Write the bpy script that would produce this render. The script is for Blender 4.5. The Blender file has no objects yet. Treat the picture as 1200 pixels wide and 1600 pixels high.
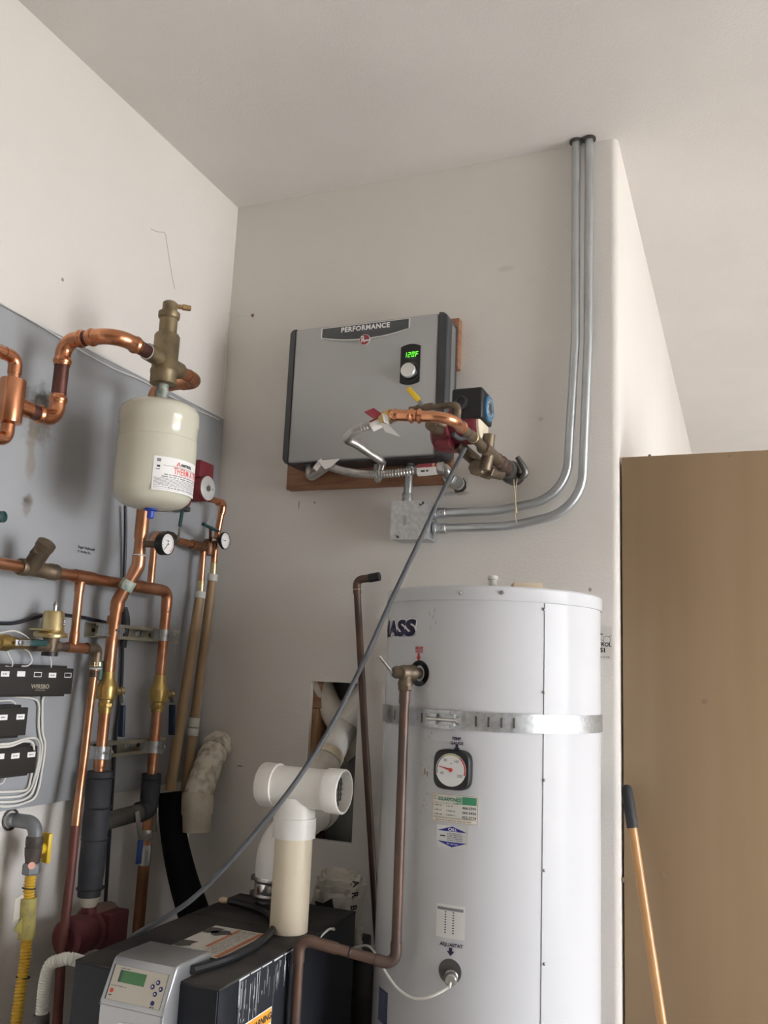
import bpy, bmesh, math, random
from mathutils import Vector, Matrix
random.seed(7)
PI = math.pi
scene = bpy.context.scene
COL = scene.collection

# ------------------------------------------------------------------ camera
CAM_LOC = (1.7000, -2.5500, 1.6000)
CAM_AXES = ((0.925493, 0.376337, 0.042813), (0.028772, -0.182559, 0.982774), (0.377670, -0.908319, -0.179785))  # right, up, back

cam_data = bpy.data.cameras.new('camera')
cam_data.sensor_fit = 'VERTICAL'
cam_data.sensor_height = 24.0
cam_data.lens = 24.0 * 1370.0 / 1600.0
cam_data.clip_start = 0.05
cam = bpy.data.objects.new('camera', cam_data)
_m = Matrix.Identity(4)
for _i in range(3):
    for _j in range(3):
        _m[_j][_i] = CAM_AXES[_i][_j]
    _m[_i][3] = CAM_LOC[_i]
cam.matrix_world = _m
COL.objects.link(cam)
scene.camera = cam

# ------------------------------------------------------------------ daylight
world = bpy.data.worlds.new('sky')
scene.world = world
world.use_nodes = True
_bg = world.node_tree.nodes['Background']
_bg.inputs[0].default_value = (0.955, 0.968, 1.02, 1)
_bg.inputs[1].default_value = 16.5

def area(name, loc, rot, sx, sy, portal=True, energy=100.0):
    d = bpy.data.lights.new(name, 'AREA')
    d.shape = 'RECTANGLE'; d.size = sx; d.size_y = sy; d.energy = energy
    d.cycles.is_portal = portal
    o = bpy.data.objects.new(name, d)
    o.location = loc; o.rotation_euler = rot
    COL.objects.link(o)
    return o
sun_d = bpy.data.lights.new('sun', 'SUN'); sun_d.energy = 9.0; sun_d.angle = 0.02; sun_d.color = (1.0, 0.97, 0.93)
sun = bpy.data.objects.new('sun', sun_d); COL.objects.link(sun)
sun.rotation_euler = (math.radians(12), math.radians(38), 0)
DOOR1 = (-2.3, 0.3, 0.0, 2.6)      # open garage door in the right wall: y0, y1, z0, z1
DOOR2 = (4.2, 5.4, 0.0, 2.1)       # side door beyond it
ROOM_X = 6.2
CEIL = 3.274
for _n, _d in (('garage_door_daylight', DOOR1), ('side_door_daylight', DOOR2)):
    area(_n, (ROOM_X + 0.05, (_d[0] + _d[1]) / 2, (_d[2] + _d[3]) / 2), (0, math.radians(90), 0), _d[3] - _d[2], _d[1] - _d[0])
scene.view_settings.view_transform = 'Standard'
scene.view_settings.look = 'None'
scene.view_settings.gamma = 1.0
scene.view_settings.use_curve_mapping = False
scene.view_settings.exposure = 0.08
scene.cycles.max_bounces = 10
scene.cycles.diffuse_bounces = 7

# ------------------------------------------------------------------ materials
MATS = {}
def _new(name):
    m = bpy.data.materials.new(name); m.use_nodes = True
    nt = m.node_tree
    return m, nt, nt.nodes['Principled BSDF']
def mat(name, c1, rough=0.5, metal=0.0, c2=None, scale=20.0, detail=4.0, bump=0.0, bscale=None, lo=0.4, hi=0.65, stretch=None, coat=0.0, emit=0.0, rvar=0.0, dist=0.003):
    """principled material whose colour wanders between c1 and c2 on a noise"""
    if name in MATS: return MATS[name]
    m, nt, p = _new(name)
    N, Lk = nt.nodes, nt.links
    p.inputs['Roughness'].default_value = rough
    p.inputs['Metallic'].default_value = metal
    p.inputs['Base Color'].default_value = (*c1, 1)
    if coat: p.inputs['Coat Weight'].default_value = coat; p.inputs['Coat Roughness'].default_value = 0.08
    if emit:
        p.inputs['Emission Color'].default_value = (*c1, 1); p.inputs['Emission Strength'].default_value = emit
    if c2 is not None or bump:
        tc = N.new('ShaderNodeTexCoord'); mp = N.new('ShaderNodeMapping')
        Lk.new(tc.outputs['Object'], mp.inputs[0])
        if stretch: mp.inputs['Scale'].default_value = stretch
    if c2 is not None:
        nz = N.new('ShaderNodeTexNoise'); nz.inputs['Scale'].default_value = scale; nz.inputs['Detail'].default_value = detail
        Lk.new(mp.outputs[0], nz.inputs[0])
        cr = N.new('ShaderNodeValToRGB')
        cr.color_ramp.elements[0].position = lo; cr.color_ramp.elements[1].position = hi
        cr.color_ramp.elements[0].color = (*c1, 1); cr.color_ramp.elements[1].color = (*c2, 1)
        Lk.new(nz.outputs['Fac'], cr.inputs[0]); Lk.new(cr.outputs[0], p.inputs['Base Color'])
        if rvar:
            mr = N.new('ShaderNodeMapRange'); mr.inputs['To Min'].default_value = rough - rvar; mr.inputs['To Max'].default_value = rough + rvar
            Lk.new(nz.outputs['Fac'], mr.inputs[0]); Lk.new(mr.outputs[0], p.inputs['Roughness'])
    if bump:
        nb = N.new('ShaderNodeTexNoise'); nb.inputs['Scale'].default_value = bscale or scale * 4; nb.inputs['Detail'].default_value = 3
        Lk.new(mp.outputs[0], nb.inputs[0])
        bp = N.new('ShaderNodeBump'); bp.inputs['Strength'].default_value = bump; bp.inputs['Distance'].default_value = dist
        Lk.new(nb.outputs['Fac'], bp.inputs['Height']); Lk.new(bp.outputs[0], p.inputs['Normal'])
    MATS[name] = m
    return m
def stained(name, base, base2, spots, rough=0.6, bump=0.08, bscale=150, scale=3.0):
    """painted board with stains of their own shape: spots = (centre, size xyz, colour, strength)"""
    m = mat(name, base, rough, 0, base2, scale, 5, bump, bscale)
    nt = m.node_tree; N, Lk = nt.nodes, nt.links
    p = N['Principled BSDF']
    src = p.inputs['Base Color'].links[0].from_socket
    geo = N.new('ShaderNodeNewGeometry')
    nz = N.new('ShaderNodeTexNoise'); nz.inputs['Scale'].default_value = 28; nz.inputs['Detail'].default_value = 4
    Lk.new(geo.outputs['Position'], nz.inputs[0])
    for c, s, colr, k in spots:
        mp = N.new('ShaderNodeMapping'); mp.vector_type = 'TEXTURE'
        mp.inputs['Location'].default_value = c; mp.inputs['Scale'].default_value = s
        Lk.new(geo.outputs['Position'], mp.inputs[0])
        ln = N.new('ShaderNodeVectorMath'); ln.operation = 'LENGTH'; Lk.new(mp.outputs[0], ln.inputs[0])
        ad = N.new('ShaderNodeMath'); ad.operation = 'MULTIPLY_ADD'
        Lk.new(nz.outputs['Fac'], ad.inputs[0]); ad.inputs[1].default_value = 1.6; 
        sb = N.new('ShaderNodeMath'); sb.operation = 'SUBTRACT'; Lk.new(ln.outputs['Value'], sb.inputs[0]); sb.inputs[1].default_value = 0.8
        Lk.new(sb.outputs[0], ad.inputs[2])
        mr = N.new('ShaderNodeMapRange'); mr.interpolation_type = 'SMOOTHSTEP'
        mr.inputs['From Min'].default_value = 0.35; mr.inputs['From Max'].default_value = 1.1
        mr.inputs['To Min'].default_value = k; mr.inputs['To Max'].default_value = 0.0
        Lk.new(ad.outputs[0], mr.inputs[0])
        mx = N.new('ShaderNodeMix'); mx.data_type = 'RGBA'
        Lk.new(mr.outputs[0], mx.inputs['Factor']); Lk.new(src, mx.inputs['A']); mx.inputs['B'].default_value = (*colr, 1)
        src = mx.outputs['Result']
    Lk.new(src, p.inputs['Base Color'])
    return m

# ------------------------------------------------------------------ mesh helpers
def V(*a): return Vector(a if len(a) > 1 else a[0])
def basis(axis, up=None):
    z = V(axis).normalized()
    h = V(up) if up is not None else (V(0, 0, 1) if abs(z.z) < 0.9 else V(0, 1, 0))
    x = h.cross(z)
    if x.length < 1e-5: x = V(1, 0, 0).cross(z)
    x.normalize(); y = z.cross(x)
    return x, y, z
def fillet(pts, bend, n=7):
    """polyline with rounded corners; also returns the index spans of the corners"""
    P = [V(p) for p in pts]; out = [P[0]]; spans = []
    for i in range(1, len(P) - 1):
        a = P[i - 1] - P[i]; b = P[i + 1] - P[i]
        bd = bend[i - 1] if isinstance(bend, (list, tuple)) else bend
        ang = a.angle(b, PI)
        if bd <= 0 or ang > PI - 0.02: out.append(P[i]); spans.append((len(out) - 1, len(out) - 1)); continue
        t = min(bd / math.tan(ang / 2), a.length * 0.49, b.length * 0.49)
        a.normalize(); b.normalize()
        p0 = P[i] + a * t; p1 = P[i] + b * t
        rr = t * math.tan(ang / 2); bis = (a + b).normalized(); c = P[i] + bis * (rr / math.sin(ang / 2))
        v0 = p0 - c; v1 = p1 - c; th = v0.angle(v1, 0)
        s = len(out)
        for k in range(n + 1):
            u = k / n
            if th < 1e-4: q = p0.lerp(p1, u)
            else: q = c + v0 * (math.sin((1 - u) * th) / math.sin(th)) + v1 * (math.sin(u * th) / math.sin(th))
            out.append(q)
        spans.append((s, len(out) - 1))
    out.append(P[-1])
    return out, spans
def smooth_path(pts, n=8):
    """Catmull-Rom through the points"""
    P = [V(p) for p in pts]; P = [P[0] * 2 - P[1]] + P + [P[-1] * 2 - P[-2]]; out = []
    for i in range(1, len(P) - 2):
        p0, p1, p2, p3 = P[i - 1:i + 3]
        for k in range(n):
            t = k / n
            out.append(0.5 * ((2 * p1) + (p2 - p0) * t + (2 * p0 - 5 * p1 + 4 * p2 - p3) * t * t + (3 * p1 - p0 - 3 * p2 + p3) * t ** 3))
    out.append(P[-2])
    return out
def resample(P, step):
    out = [P[0]]; acc = 0.0
    for a, b in zip(P, P[1:]):
        L = (b - a).length
        if L < 1e-9: continue
        d = step - acc
        while d <= L:
            out.append(a.lerp(b, d / L)); d += step
        acc = (acc + L) % step if L + acc >= step else acc + L
    return out
def arclen(P):
    s = [0.0]
    for a, b in zip(P, P[1:]): s.append(s[-1] + (b - a).length)
    return s
def slice_path(P, s0, s1):
    S = arclen(P); out = []
    def at(s):
        for i in range(len(P) - 1):
            if S[i + 1] >= s and S[i + 1] > S[i]: return P[i].lerp(P[i + 1], max(0, (s - S[i]) / (S[i + 1] - S[i])))
        return P[-1].copy()
    s0 = max(0, s0); s1 = min(S[-1], s1)
    out.append(at(s0))
    out += [P[i] for i in range(len(P)) if s0 + 1e-5 < S[i] < s1 - 1e-5]
    out.append(at(s1))
    return out
class MB:
    def __init__(s): s.v = []; s.f = []
    def add(s, vs, fs):
        o = len(s.v); s.v += [V(p) for p in vs]; s.f += [tuple(i + o for i in f) for f in fs]; return s
    def sweep(s, P, r, seg=14, rf=None, cap=True, inner=None):
        P = [V(p) for p in P]; n = len(P); S = arclen(P)
        T = []
        for i in range(n):
            t = (P[min(i + 1, n - 1)] - P[max(i - 1, 0)])
            T.append(t.normalized() if t.length > 1e-9 else (T[-1] if T else V(0, 0, 1)))
        x, y, _ = basis(T[0]); vs = []; fs = []
        for i in range(n):
            if i:
                q = T[i - 1].rotation_difference(T[i]); x = (q @ x); x = (x - T[i] * x.dot(T[i])).normalized(); y = T[i].cross(x)
            rr = rf(S[i], S[-1]) if rf else (r[i] if isinstance(r, (list, tuple)) else r)
            for k in range(seg):
                a = 2 * PI * k / seg
                vs.append(P[i] + (x * math.cos(a) + y * math.sin(a)) * rr)
        for i in range(n - 1):
            for k in range(seg):
                k2 = (k + 1) % seg
                fs.append((i * seg + k, i * seg + k2, (i + 1) * seg + k2, (i + 1) * seg + k))
        if cap: fs.append(tuple(range(seg - 1, -1, -1))); fs.append(tuple((n - 1) * seg + k for k in range(seg)))
        return s.add(vs, fs)
    def lathe(s, prof, o, axis=(0, 0, 1), seg=24, up=None, sx=1.0):
        x, y, z = basis(axis, up); o = V(o); vs = []; fs = []; idx = []
        for r, h in prof:
            if r < 1e-6: idx.append([len(vs)]); vs.append(o + z * h)
            else:
                idx.append(list(range(len(vs), len(vs) + seg)))
                for k in range(seg):
                    a = 2 * PI * k / seg
                    vs.append(o + z * h + x * (math.cos(a) * r * sx) + y * (math.sin(a) * r))
        for A, B in zip(idx, idx[1:]):
            for k in range(seg):
                k2 = (k + 1) % seg
                if len(A) == 1 and len(B) == 1: continue
                if len(A) == 1: fs.append((A[0], B[k2], B[k])[::-1] if False else (A[0], B[k], B[k2])[::-1])
                elif len(B) == 1: fs.append((A[k], A[k2], B[0]))
                else: fs.append((A[k], A[k2], B[k2], B[k]))
        if len(idx[0]) > 1: fs.append(tuple(reversed(idx[0])))
        if len(idx[-1]) > 1: fs.append(tuple(idx[-1]))
        return s.add(vs, fs)
    def box(s, c, size, ax=None, bev=0.0, seg=2):
        bm = bmesh.new(); bmesh.ops.create_cube(bm, size=1.0)
        for v in bm.verts: v.co = V(v.co.x * size[0], v.co.y * size[1], v.co.z * size[2])
        if bev > 0: bmesh.ops.bevel(bm, geom=list(bm.edges), offset=bev, segments=seg, profile=0.5, affect='EDGES', clamp_overlap=True)
        bm.verts.index_update()
        if ax: X, Y, Z = (V(a) for a in ax)
        else: X, Y, Z = V(1, 0, 0), V(0, 1, 0), V(0, 0, 1)
        c = V(c)
        s.add([c + X * v.co.x + Y * v.co.y + Z * v.co.z for v in bm.verts], [[v.index for v in f.verts] for f in bm.faces]); bm.free(); return s
    def ext(s, p0, p1, bev=0.0, seg=2):
        """axis-aligned box between two corners"""
        a, b = V(p0), V(p1)
        return s.box((a + b) / 2, [abs(b[i] - a[i]) for i in range(3)], None, bev, seg)
    def prism(s, poly, o, u, v, n, d):
        """polygon (u,v) at o, extruded along n by d"""
        o, u, v, n = V(o), V(u), V(v), V(n).normalized(); k = len(poly)
        vs = [o + u * a + v * b for a, b in poly] + [o + u * a + v * b + n * d for a, b in poly]
        if u.cross(v).dot(n) * d < 0: poly_i = list(range(k))
        else: poly_i = list(range(k - 1, -1, -1))
        fs = [tuple(poly_i), tuple(k + i for i in reversed(poly_i))]
        for i in range(k):
            j = (i + 1) % k
            fs.append((i, j, k + j, k + i))
        return s.add(vs, fs)
    def hexa(s, c8):
        """eight corners: bottom ring, top ring"""
        return s.add(c8, [(3, 2, 1, 0), (4, 5, 6, 7), (0, 1, 5, 4), (1, 2, 6, 5), (2, 3, 7, 6), (3, 0, 4, 7)])
ORG = {}
def wloc(o): return ORG[o.name]
def finish(name, mesh, m, parent):
    o = bpy.data.objects.new(name, mesh)
    COL.objects.link(o)
    if m: mesh.materials.append(MATS[m] if isinstance(m, str) else m)
    if parent is not None: o.parent = parent; ORG[o.name] = ORG[parent.name].copy()
    return o
def obj(name, mb, m, parent=None, smooth=40, origin=None):
    if parent is not None: org = ORG[parent.name]
    elif origin is not None: org = V(origin)
    else:
        xs = [p.x for p in mb.v]; ys = [p.y for p in mb.v]; zs = [p.z for p in mb.v]
        org = V((min(xs) + max(xs)) / 2, (min(ys) + max(ys)) / 2, min(zs))
    me = bpy.data.meshes.new(name)
    me.from_pydata([p - org for p in mb.v], [], mb.f); me.update()
    bm = bmesh.new(); bm.from_mesh(me); bmesh.ops.recalc_face_normals(bm, faces=bm.faces); bm.to_mesh(me); bm.free()
    if smooth:
        me.polygons.foreach_set('use_smooth', [True] * len(me.polygons))
        me.set_sharp_from_angle(angle=math.radians(smooth))
    o = finish(name, me, m, parent)
    if parent is None: o.location = org; ORG[o.name] = org
    return o
def tag(o, label, cat, group=None):
    o['label'] = label; o['category'] = cat
    if group: o['group'] = group
    return o
def thing(name, label, cat, loc, group=None):
    o = bpy.data.objects.new(name, None); COL.objects.link(o)
    o.empty_display_size = 0.05; o.location = loc; ORG[o.name] = V(loc)
    return tag(o, label, cat, group)
def struct(name, mb, m, smooth=30):
    o = obj(name, mb, m, None, smooth, (0, 0, 0)); o['kind'] = 'structure'; return o

# --- flat print: shapes in (u, v) metres put on a plane or round a drum
def plane_map(o, u, v):
    o, u, v = V(o), V(u).normalized(), V(v).normalized(); n = u.cross(v).normalized()
    return lambda a, b, h: o + u * a + v * b + n * h
def drum_map(cx, cy, R, p):
    """u runs round the drum to the right as seen from outside, v up; origin at the drum point p"""
    a0 = math.atan2(p[1] - cy, p[0] - cx)
    return lambda a, b, h: V(cx + math.cos(a0 + a / R) * (R + h), cy + math.sin(a0 + a / R) * (R + h), p[2] + b)
def rect(u0, v0, u1, v1, cut=0.006):
    """a rectangle cut into strips so it can follow a drum"""
    n = max(1, int(abs(u1 - u0) / cut)); return [[(u0 + (u1 - u0) * i / n, v0), (u0 + (u1 - u0) * (i + 1) / n, v0), (u0 + (u1 - u0) * (i + 1) / n, v1), (u0 + (u1 - u0) * i / n, v1)] for i in range(n)]
def rrect(u0, v0, u1, v1, r, n=4):
    out = []
    for cx, cy, a in ((u1 - r, v0 + r, -PI / 2), (u1 - r, v1 - r, 0), (u0 + r, v1 - r, PI / 2), (u0 + r, v0 + r, PI)):
        out += [(cx + r * math.cos(a + PI / 2 * k / n), cy + r * math.sin(a + PI / 2 * k / n)) for k in range(n + 1)]
    return out
def disc(cx, cy, r, n=20): return [(cx + r * math.cos(2 * PI * k / n), cy + r * math.sin(2 * PI * k / n)) for k in range(n)]
def ringpoly(cx, cy, r0, r1, a0, a1, n=16):
    out = []
    for k in range(n):
        t0 = a0 + (a1 - a0) * k / n; t1 = a0 + (a1 - a0) * (k + 1) / n
        out.append([(cx + r * math.cos(t), cy + r * math.sin(t)) for r, t in ((r0, t0), (r1, t0), (r1, t1), (r0, t1))])
    return out
def decal(name, polys, mp, h, m, parent, label=None):
    mb = MB()
    for poly in polys: mb.add([mp(a, b, h) for a, b in poly], [tuple(range(len(poly)))])
    me = bpy.data.meshes.new(name); org = ORG[parent.name]
    me.from_pydata([p - org for p in mb.v], [], mb.f); me.update()
    o = finish(name, me, m, parent)
    if label: o['label'] = label
    if name in ('print_lines', 'scuff'): o['kind'] = 'stuff'
    return o
def glyphs(text, size, bold=0.0, shear=0.0, align='CENTER', sx=1.0, space=1.0):
    c = bpy.data.curves.new('type', 'FONT'); c.body = text; c.size = size; c.align_x = align; c.align_y = 'CENTER'
    c.offset = bold; c.space_character = space; c.shear = shear; c.resolution_u = 3
    o = bpy.data.objects.new('type', c); me = o.to_mesh()
    vs = [(v.co.x * sx, v.co.y) for v in me.vertices]; ps = [[vs[i] for i in p.vertices] for p in me.polygons]
    o.to_mesh_clear(); bpy.data.objects.remove(o); bpy.data.curves.remove(c)
    return ps
def shift(polys, du, dv): return [[(a + du, b + dv) for a, b in p] for p in polys]
def textlines(u0, v0, u1, v1, n, fill=0.5, rag=0.25, rnd=None):
    """rows of unreadably small print"""
    rnd = rnd or random; out = []; st = (v1 - v0) / n
    for i in range(n):
        a = u0; b = v1 - st * (i + 0.5)
        end = u1 - (u1 - u0) * rag * rnd.random()
        while a < end:
            wd = st * rnd.uniform(0.8, 3.2)
            out += rect(a, b - st * fill / 2, min(a + wd, end), b + st * fill / 2); a += wd + st * 0.5
    return out
# --- pipes
def pipe_run(parent, pts, r, bend, pm, em=None, ext=0.012, er=1.13, beads=0.0, seg=16, elbow='elbow', skip=()):
    """one pipe along pts with an elbow fitting over each corner"""
    P, spans = fillet(pts, bend)
    obj('pipe', MB().sweep(P, r, seg), pm, parent)
    if em is None: return P
    S = arclen(P)
    for k, (i, j) in enumerate(spans):
        if k in skip: continue
        Q = slice_path(P, S[i] - ext, S[j] + ext)
        if beads: Q = resample(Q, 0.0022)
        def rf(s, L, r=r):
            e = min(s, L - s)
            if beads and e < ext * 0.8: return r * er * (1.0 + beads * max(0.0, math.cos((e - ext * 0.4) / (ext * 0.28) * PI / 2)) if abs(e - ext * 0.4) < ext * 0.28 else 1.0)
            return r * er
        obj(elbow, MB().sweep(Q, r, seg, rf), em, parent)
    return P
def sleeve(parent, a, b, r, m, name='coupling', seg=16, beads=0.0):
    a, b = V(a), V(b); L = (b - a).length
    if beads:
        k = beads; pr = [(r, 0), (r, L * .1), (r * (1 + k), L * .17), (r * (1 + k), L * .23), (r, L * .3), (r, L * .7), (r * (1 + k), L * .77), (r * (1 + k), L * .83), (r, L * .9), (r, L)]
    else: pr = [(r * .96, 0), (r, L * .08), (r, L * .92), (r * .96, L)]
    return obj(name, MB().lathe(pr, a, b - a, seg), m, parent)
def ring(parent, c, axis, R, r, m, name='ring', seg=20):
    x, y, z = basis(axis); c = V(c)
    P = [c + (x * math.cos(2 * PI * k / seg) + y * math.sin(2 * PI * k / seg)) * R for k in range(seg + 1)]
    return obj(name, MB().sweep(P, r, 6, cap=False), m, parent)
def hexnut(parent, c, axis, r, h, m, name='nut', n=6):
    return obj(name, MB().lathe([(r * .9, -h / 2), (r, -h * .35), (r, h * .35), (r * .9, h / 2)], c, axis, n), m, parent, 20)
def cable(name, pts, r, m, label, cat='cable', group=None, n=8, seg=8):
    o = obj(name, MB().sweep(smooth_path(pts, n), r, seg), m)
    return tag(o, label, cat, group)


# ------------------------------------------------------------------ palette
mat('ceiling_paint', (0.655, 0.63, 0.60), 0.85, 0, (0.685, 0.66, 0.63), 2, 3, 0.25, 130, dist=0.004)
mat('front_wall_low_bounce', (0.22, 0.20, 0.17), 0.8)  # unseen wall, darkened so less light bounces onto the back wall
mat('floor_concrete', (0.42, 0.40, 0.38), 0.8, 0, (0.5, 0.48, 0.45), 3, 6, 0.1, 60)
mat('outside_concrete', (0.55, 0.53, 0.5), 0.9, 0, (0.6, 0.58, 0.55), 3, 5)
mat('copper_bright', (0.72, 0.34, 0.19), 0.25, 1, (0.54, 0.22, 0.11), 14, 5, rvar=0.06)
mat('copper', (0.60, 0.30, 0.175), 0.34, 0.95, (0.42, 0.18, 0.09), 12, 5, rvar=0.07)
mat('copper_dark', (0.16, 0.072, 0.06), 0.42, 0.8, (0.10, 0.045, 0.04), 18, 5)
mat('copper_brown', (0.085, 0.055, 0.044), 0.42, 0.3, (0.13, 0.075, 0.052), 9, 5)
mat('bronze_dark', (0.15, 0.115, 0.078), 0.5, 0.65, (0.10, 0.077, 0.054), 22, 5, 0.15, 90)
mat('bronze', (0.22, 0.17, 0.115), 0.48, 0.75, (0.14, 0.108, 0.076), 22, 5, 0.15, 90)
mat('brass', (0.62, 0.45, 0.17), 0.34, 0.95, (0.42, 0.29, 0.10), 12, 4)
mat('brass_pale', (0.72, 0.60, 0.33), 0.3, 0.95, (0.55, 0.42, 0.18), 14, 4)
mat('verdigris', (0.30, 0.40, 0.34), 0.7, 0.3, (0.55, 0.60, 0.54), 60, 5, 0.3, 150, lo=.35, hi=.6)
mat('steel', (0.55, 0.54, 0.52), 0.3, 1, (0.45, 0.44, 0.42), 30, 4)
mat('chrome', (0.78, 0.78, 0.78), 0.12, 1)
mat('galvanised', (0.46, 0.48, 0.49), 0.42, 0.85, (0.56, 0.58, 0.59), 90, 3, lo=.42, hi=.6, rvar=0.06)
mat('conduit_steel', (0.50, 0.53, 0.55), 0.36, 0.9, (0.57, 0.60, 0.62), 10, 3)
mat('strut_steel', (0.52, 0.49, 0.38), 0.38, 0.9, (0.40, 0.38, 0.31), 20, 4)
mat('dark_iron', (0.07, 0.065, 0.06), 0.55, 0.5, (0.13, 0.12, 0.11), 30, 5, 0.2, 120)
mat('pvc_white', (0.80, 0.79, 0.75), 0.35, 0, (0.74, 0.72, 0.66), 9, 4)
mat('pvc_grimy', (0.72, 0.68, 0.58), 0.5, 0, (0.27, 0.22, 0.155), 34, 8, lo=.44, hi=.70)
mat('pvc_tan', (0.74, 0.66, 0.50), 0.42, 0, (0.68, 0.59, 0.44), 6, 4)
mat('cpvc', (0.40, 0.275, 0.15), 0.45, 0, (0.31, 0.20, 0.105), 7, 4, stretch=(1, 1, .15))
mat('plastic_pale', (0.62, 0.62, 0.57), 0.5)
mat('black_rubber', (0.018, 0.019, 0.022), 0.65, 0, (0.035, 0.036, 0.04), 20, 4, 0.1, 90)
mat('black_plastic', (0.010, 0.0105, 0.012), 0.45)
mat('insulation_foam', (0.035, 0.038, 0.045), 0.75, 0, (0.055, 0.058, 0.066), 14, 5, 0.15, 140)
mat('pump_red', (0.19, 0.022, 0.032), 0.45, 0, (0.14, 0.016, 0.024), 16, 5, 0.08, 120)
mat('bronze_olive', (0.28, 0.22, 0.13), 0.46, 0.75, (0.18, 0.14, 0.085), 22, 5, 0.15, 90)
mat('pump_wine', (0.13, 0.028, 0.034), 0.6, 0, (0.095, 0.02, 0.025), 14, 5)
mat('tube_black', (0.006, 0.0065, 0.008), 0.8)
MATS['tube_black'].node_tree.nodes['Principled BSDF'].inputs['Specular IOR Level'].default_value = 0.2
mat('pump_face', (0.62, 0.62, 0.60), 0.35, 0.3)
mat('white_print', (0.85, 0.85, 0.84), 0.5)
mat('paper', (0.83, 0.82, 0.80), 0.55)
mat('ink', (0.02, 0.02, 0.025), 0.6)
mat('ink_grey', (0.22, 0.22, 0.24), 0.6)
mat('ink_navy', (0.012, 0.012, 0.05), 0.5)
mat('ink_blue', (0.02, 0.03, 0.30), 0.45)
mat('ink_red', (0.55, 0.03, 0.035), 0.5)
mat('ink_brown', (0.10, 0.06, 0.05), 0.6)
mat('ink_green', (0.03, 0.22, 0.10), 0.5)
mat('ink_olive', (0.42, 0.40, 0.16), 0.5)
mat('tank_enamel', (0.57, 0.582, 0.60), 0.16, 0, (0.595, 0.605, 0.622), 1.5, 3, 0.12, 4, dist=0.02)
MATS['tank_enamel'].node_tree.nodes['Principled BSDF'].inputs['Specular IOR Level'].default_value = 0.10
mat('tank_cream', (0.57, 0.555, 0.45), 0.17, 0, (0.60, 0.585, 0.475), 3, 3)
mat('heater_silver', (0.43, 0.435, 0.435), 0.45, 0.35, (0.46, 0.465, 0.465), 2, 4)
mat('heater_cap', (0.045, 0.048, 0.052), 0.42)
mat('wood_raw', (0.34, 0.17, 0.09), 0.65, 0, (0.24, 0.11, 0.06), 9, 5, stretch=(1, 1, 8))
mat('wood_old', (0.35, 0.21, 0.10), 0.75, 0, (0.17, 0.08, 0.04), 12, 6, stretch=(4, 4, .6))
mat('stick_wood', (0.55, 0.30, 0.11), 0.38, 0, (0.45, 0.23, 0.08), 5, 5, stretch=(6, 6, .3), coat=0.3)
mat('ply', (0.375, 0.265, 0.155), 0.5, 0, (0.325, 0.222, 0.125), 2.2, 7, stretch=(3.2, 3.2, .28), lo=.35, hi=.7)
mat('ply_knot', (0.29, 0.20, 0.12), 0.5)
mat('cable_white', (0.72, 0.71, 0.66), 0.45)
mat('cable_grey', (0.085, 0.09, 0.098), 0.6)
mat('cable_black', (0.015, 0.016, 0.025), 0.45)
mat('yellow_hose', (0.74, 0.48, 0.06), 0.45, 0, (0.64, 0.40, 0.05), 20, 3)
mat('yellow_paint', (0.72, 0.48, 0.03), 0.4)
mat('yellow_dirty', (0.50, 0.43, 0.13), 0.55, 0, (0.30, 0.26, 0.10), 40, 6, lo=.4, hi=.7)
mat('valve_grey', (0.16, 0.17, 0.18), 0.5, 0.2, (0.20, 0.21, 0.22), 20, 4)
mat('valve_dark', (0.055, 0.045, 0.04), 0.6, 0.1, (0.09, 0.07, 0.06), 30, 5, 0.2, 120)
mat('tag_pink', (0.80, 0.42, 0.33), 0.6)
mat('tag_red', (0.32, 0.035, 0.05), 0.4)
mat('lever_blue', (0.006, 0.022, 0.058), 0.45)
mat('lever_green', (0.012, 0.05, 0.05), 0.45)
mat('cap_blue', (0.03, 0.07, 0.40), 0.4)
mat('boiler_shell', (0.010, 0.012, 0.017), 0.5, 0, (0.016, 0.018, 0.024), 8, 5)
MATS['boiler_shell'].node_tree.nodes['Principled BSDF'].inputs['Specular IOR Level'].default_value = 0.3
mat('boiler_top', (0.050, 0.046, 0.041), 0.7, 0, (0.024, 0.023, 0.023), 10, 6)
MATS['boiler_top'].node_tree.nodes['Principled BSDF'].inputs['Specular IOR Level'].default_value = 0.25
mat('console_silver', (0.46, 0.47, 0.48), 0.32, 0.75, (0.40, 0.41, 0.42), 6, 4)
mat('console_face', (0.56, 0.53, 0.45), 0.5)
mat('lcd', (0.06, 0.20, 0.07), 0.25)
mat('led_green', (0.16, 0.95, 0.05), 0.4, emit=1.3)
mat('warning_orange', (0.80, 0.36, 0.03), 0.5)
mat('glass_black', (0.012, 0.012, 0.014), 0.12)
mat('spill', (0.55, 0.57, 0.6), 0.6)
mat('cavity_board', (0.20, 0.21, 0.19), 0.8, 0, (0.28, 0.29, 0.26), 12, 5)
mat('gypsum', (0.62, 0.60, 0.55), 0.9, 0, (0.7, 0.68, 0.63), 40, 4)
mat('twine', (0.50, 0.42, 0.28), 0.8)
mat('rust', (0.30, 0.14, 0.05), 0.8)
mat('bag_paper', (0.68, 0.65, 0.58), 0.6, 0, (0.58, 0.55, 0.49), 14, 4)
mat('knob_silver', (0.72, 0.72, 0.70), 0.3, 0.6)
mat('dial_blue', (0.06, 0.20, 0.36), 0.4)
mat('trim_white', (0.68, 0.67, 0.64), 0.6)
mat('sensor_steel', (0.42, 0.40, 0.37), 0.35, 0.9)
mat('bare_foil', (0.62, 0.63, 0.64), 0.25, 0.7)

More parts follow.
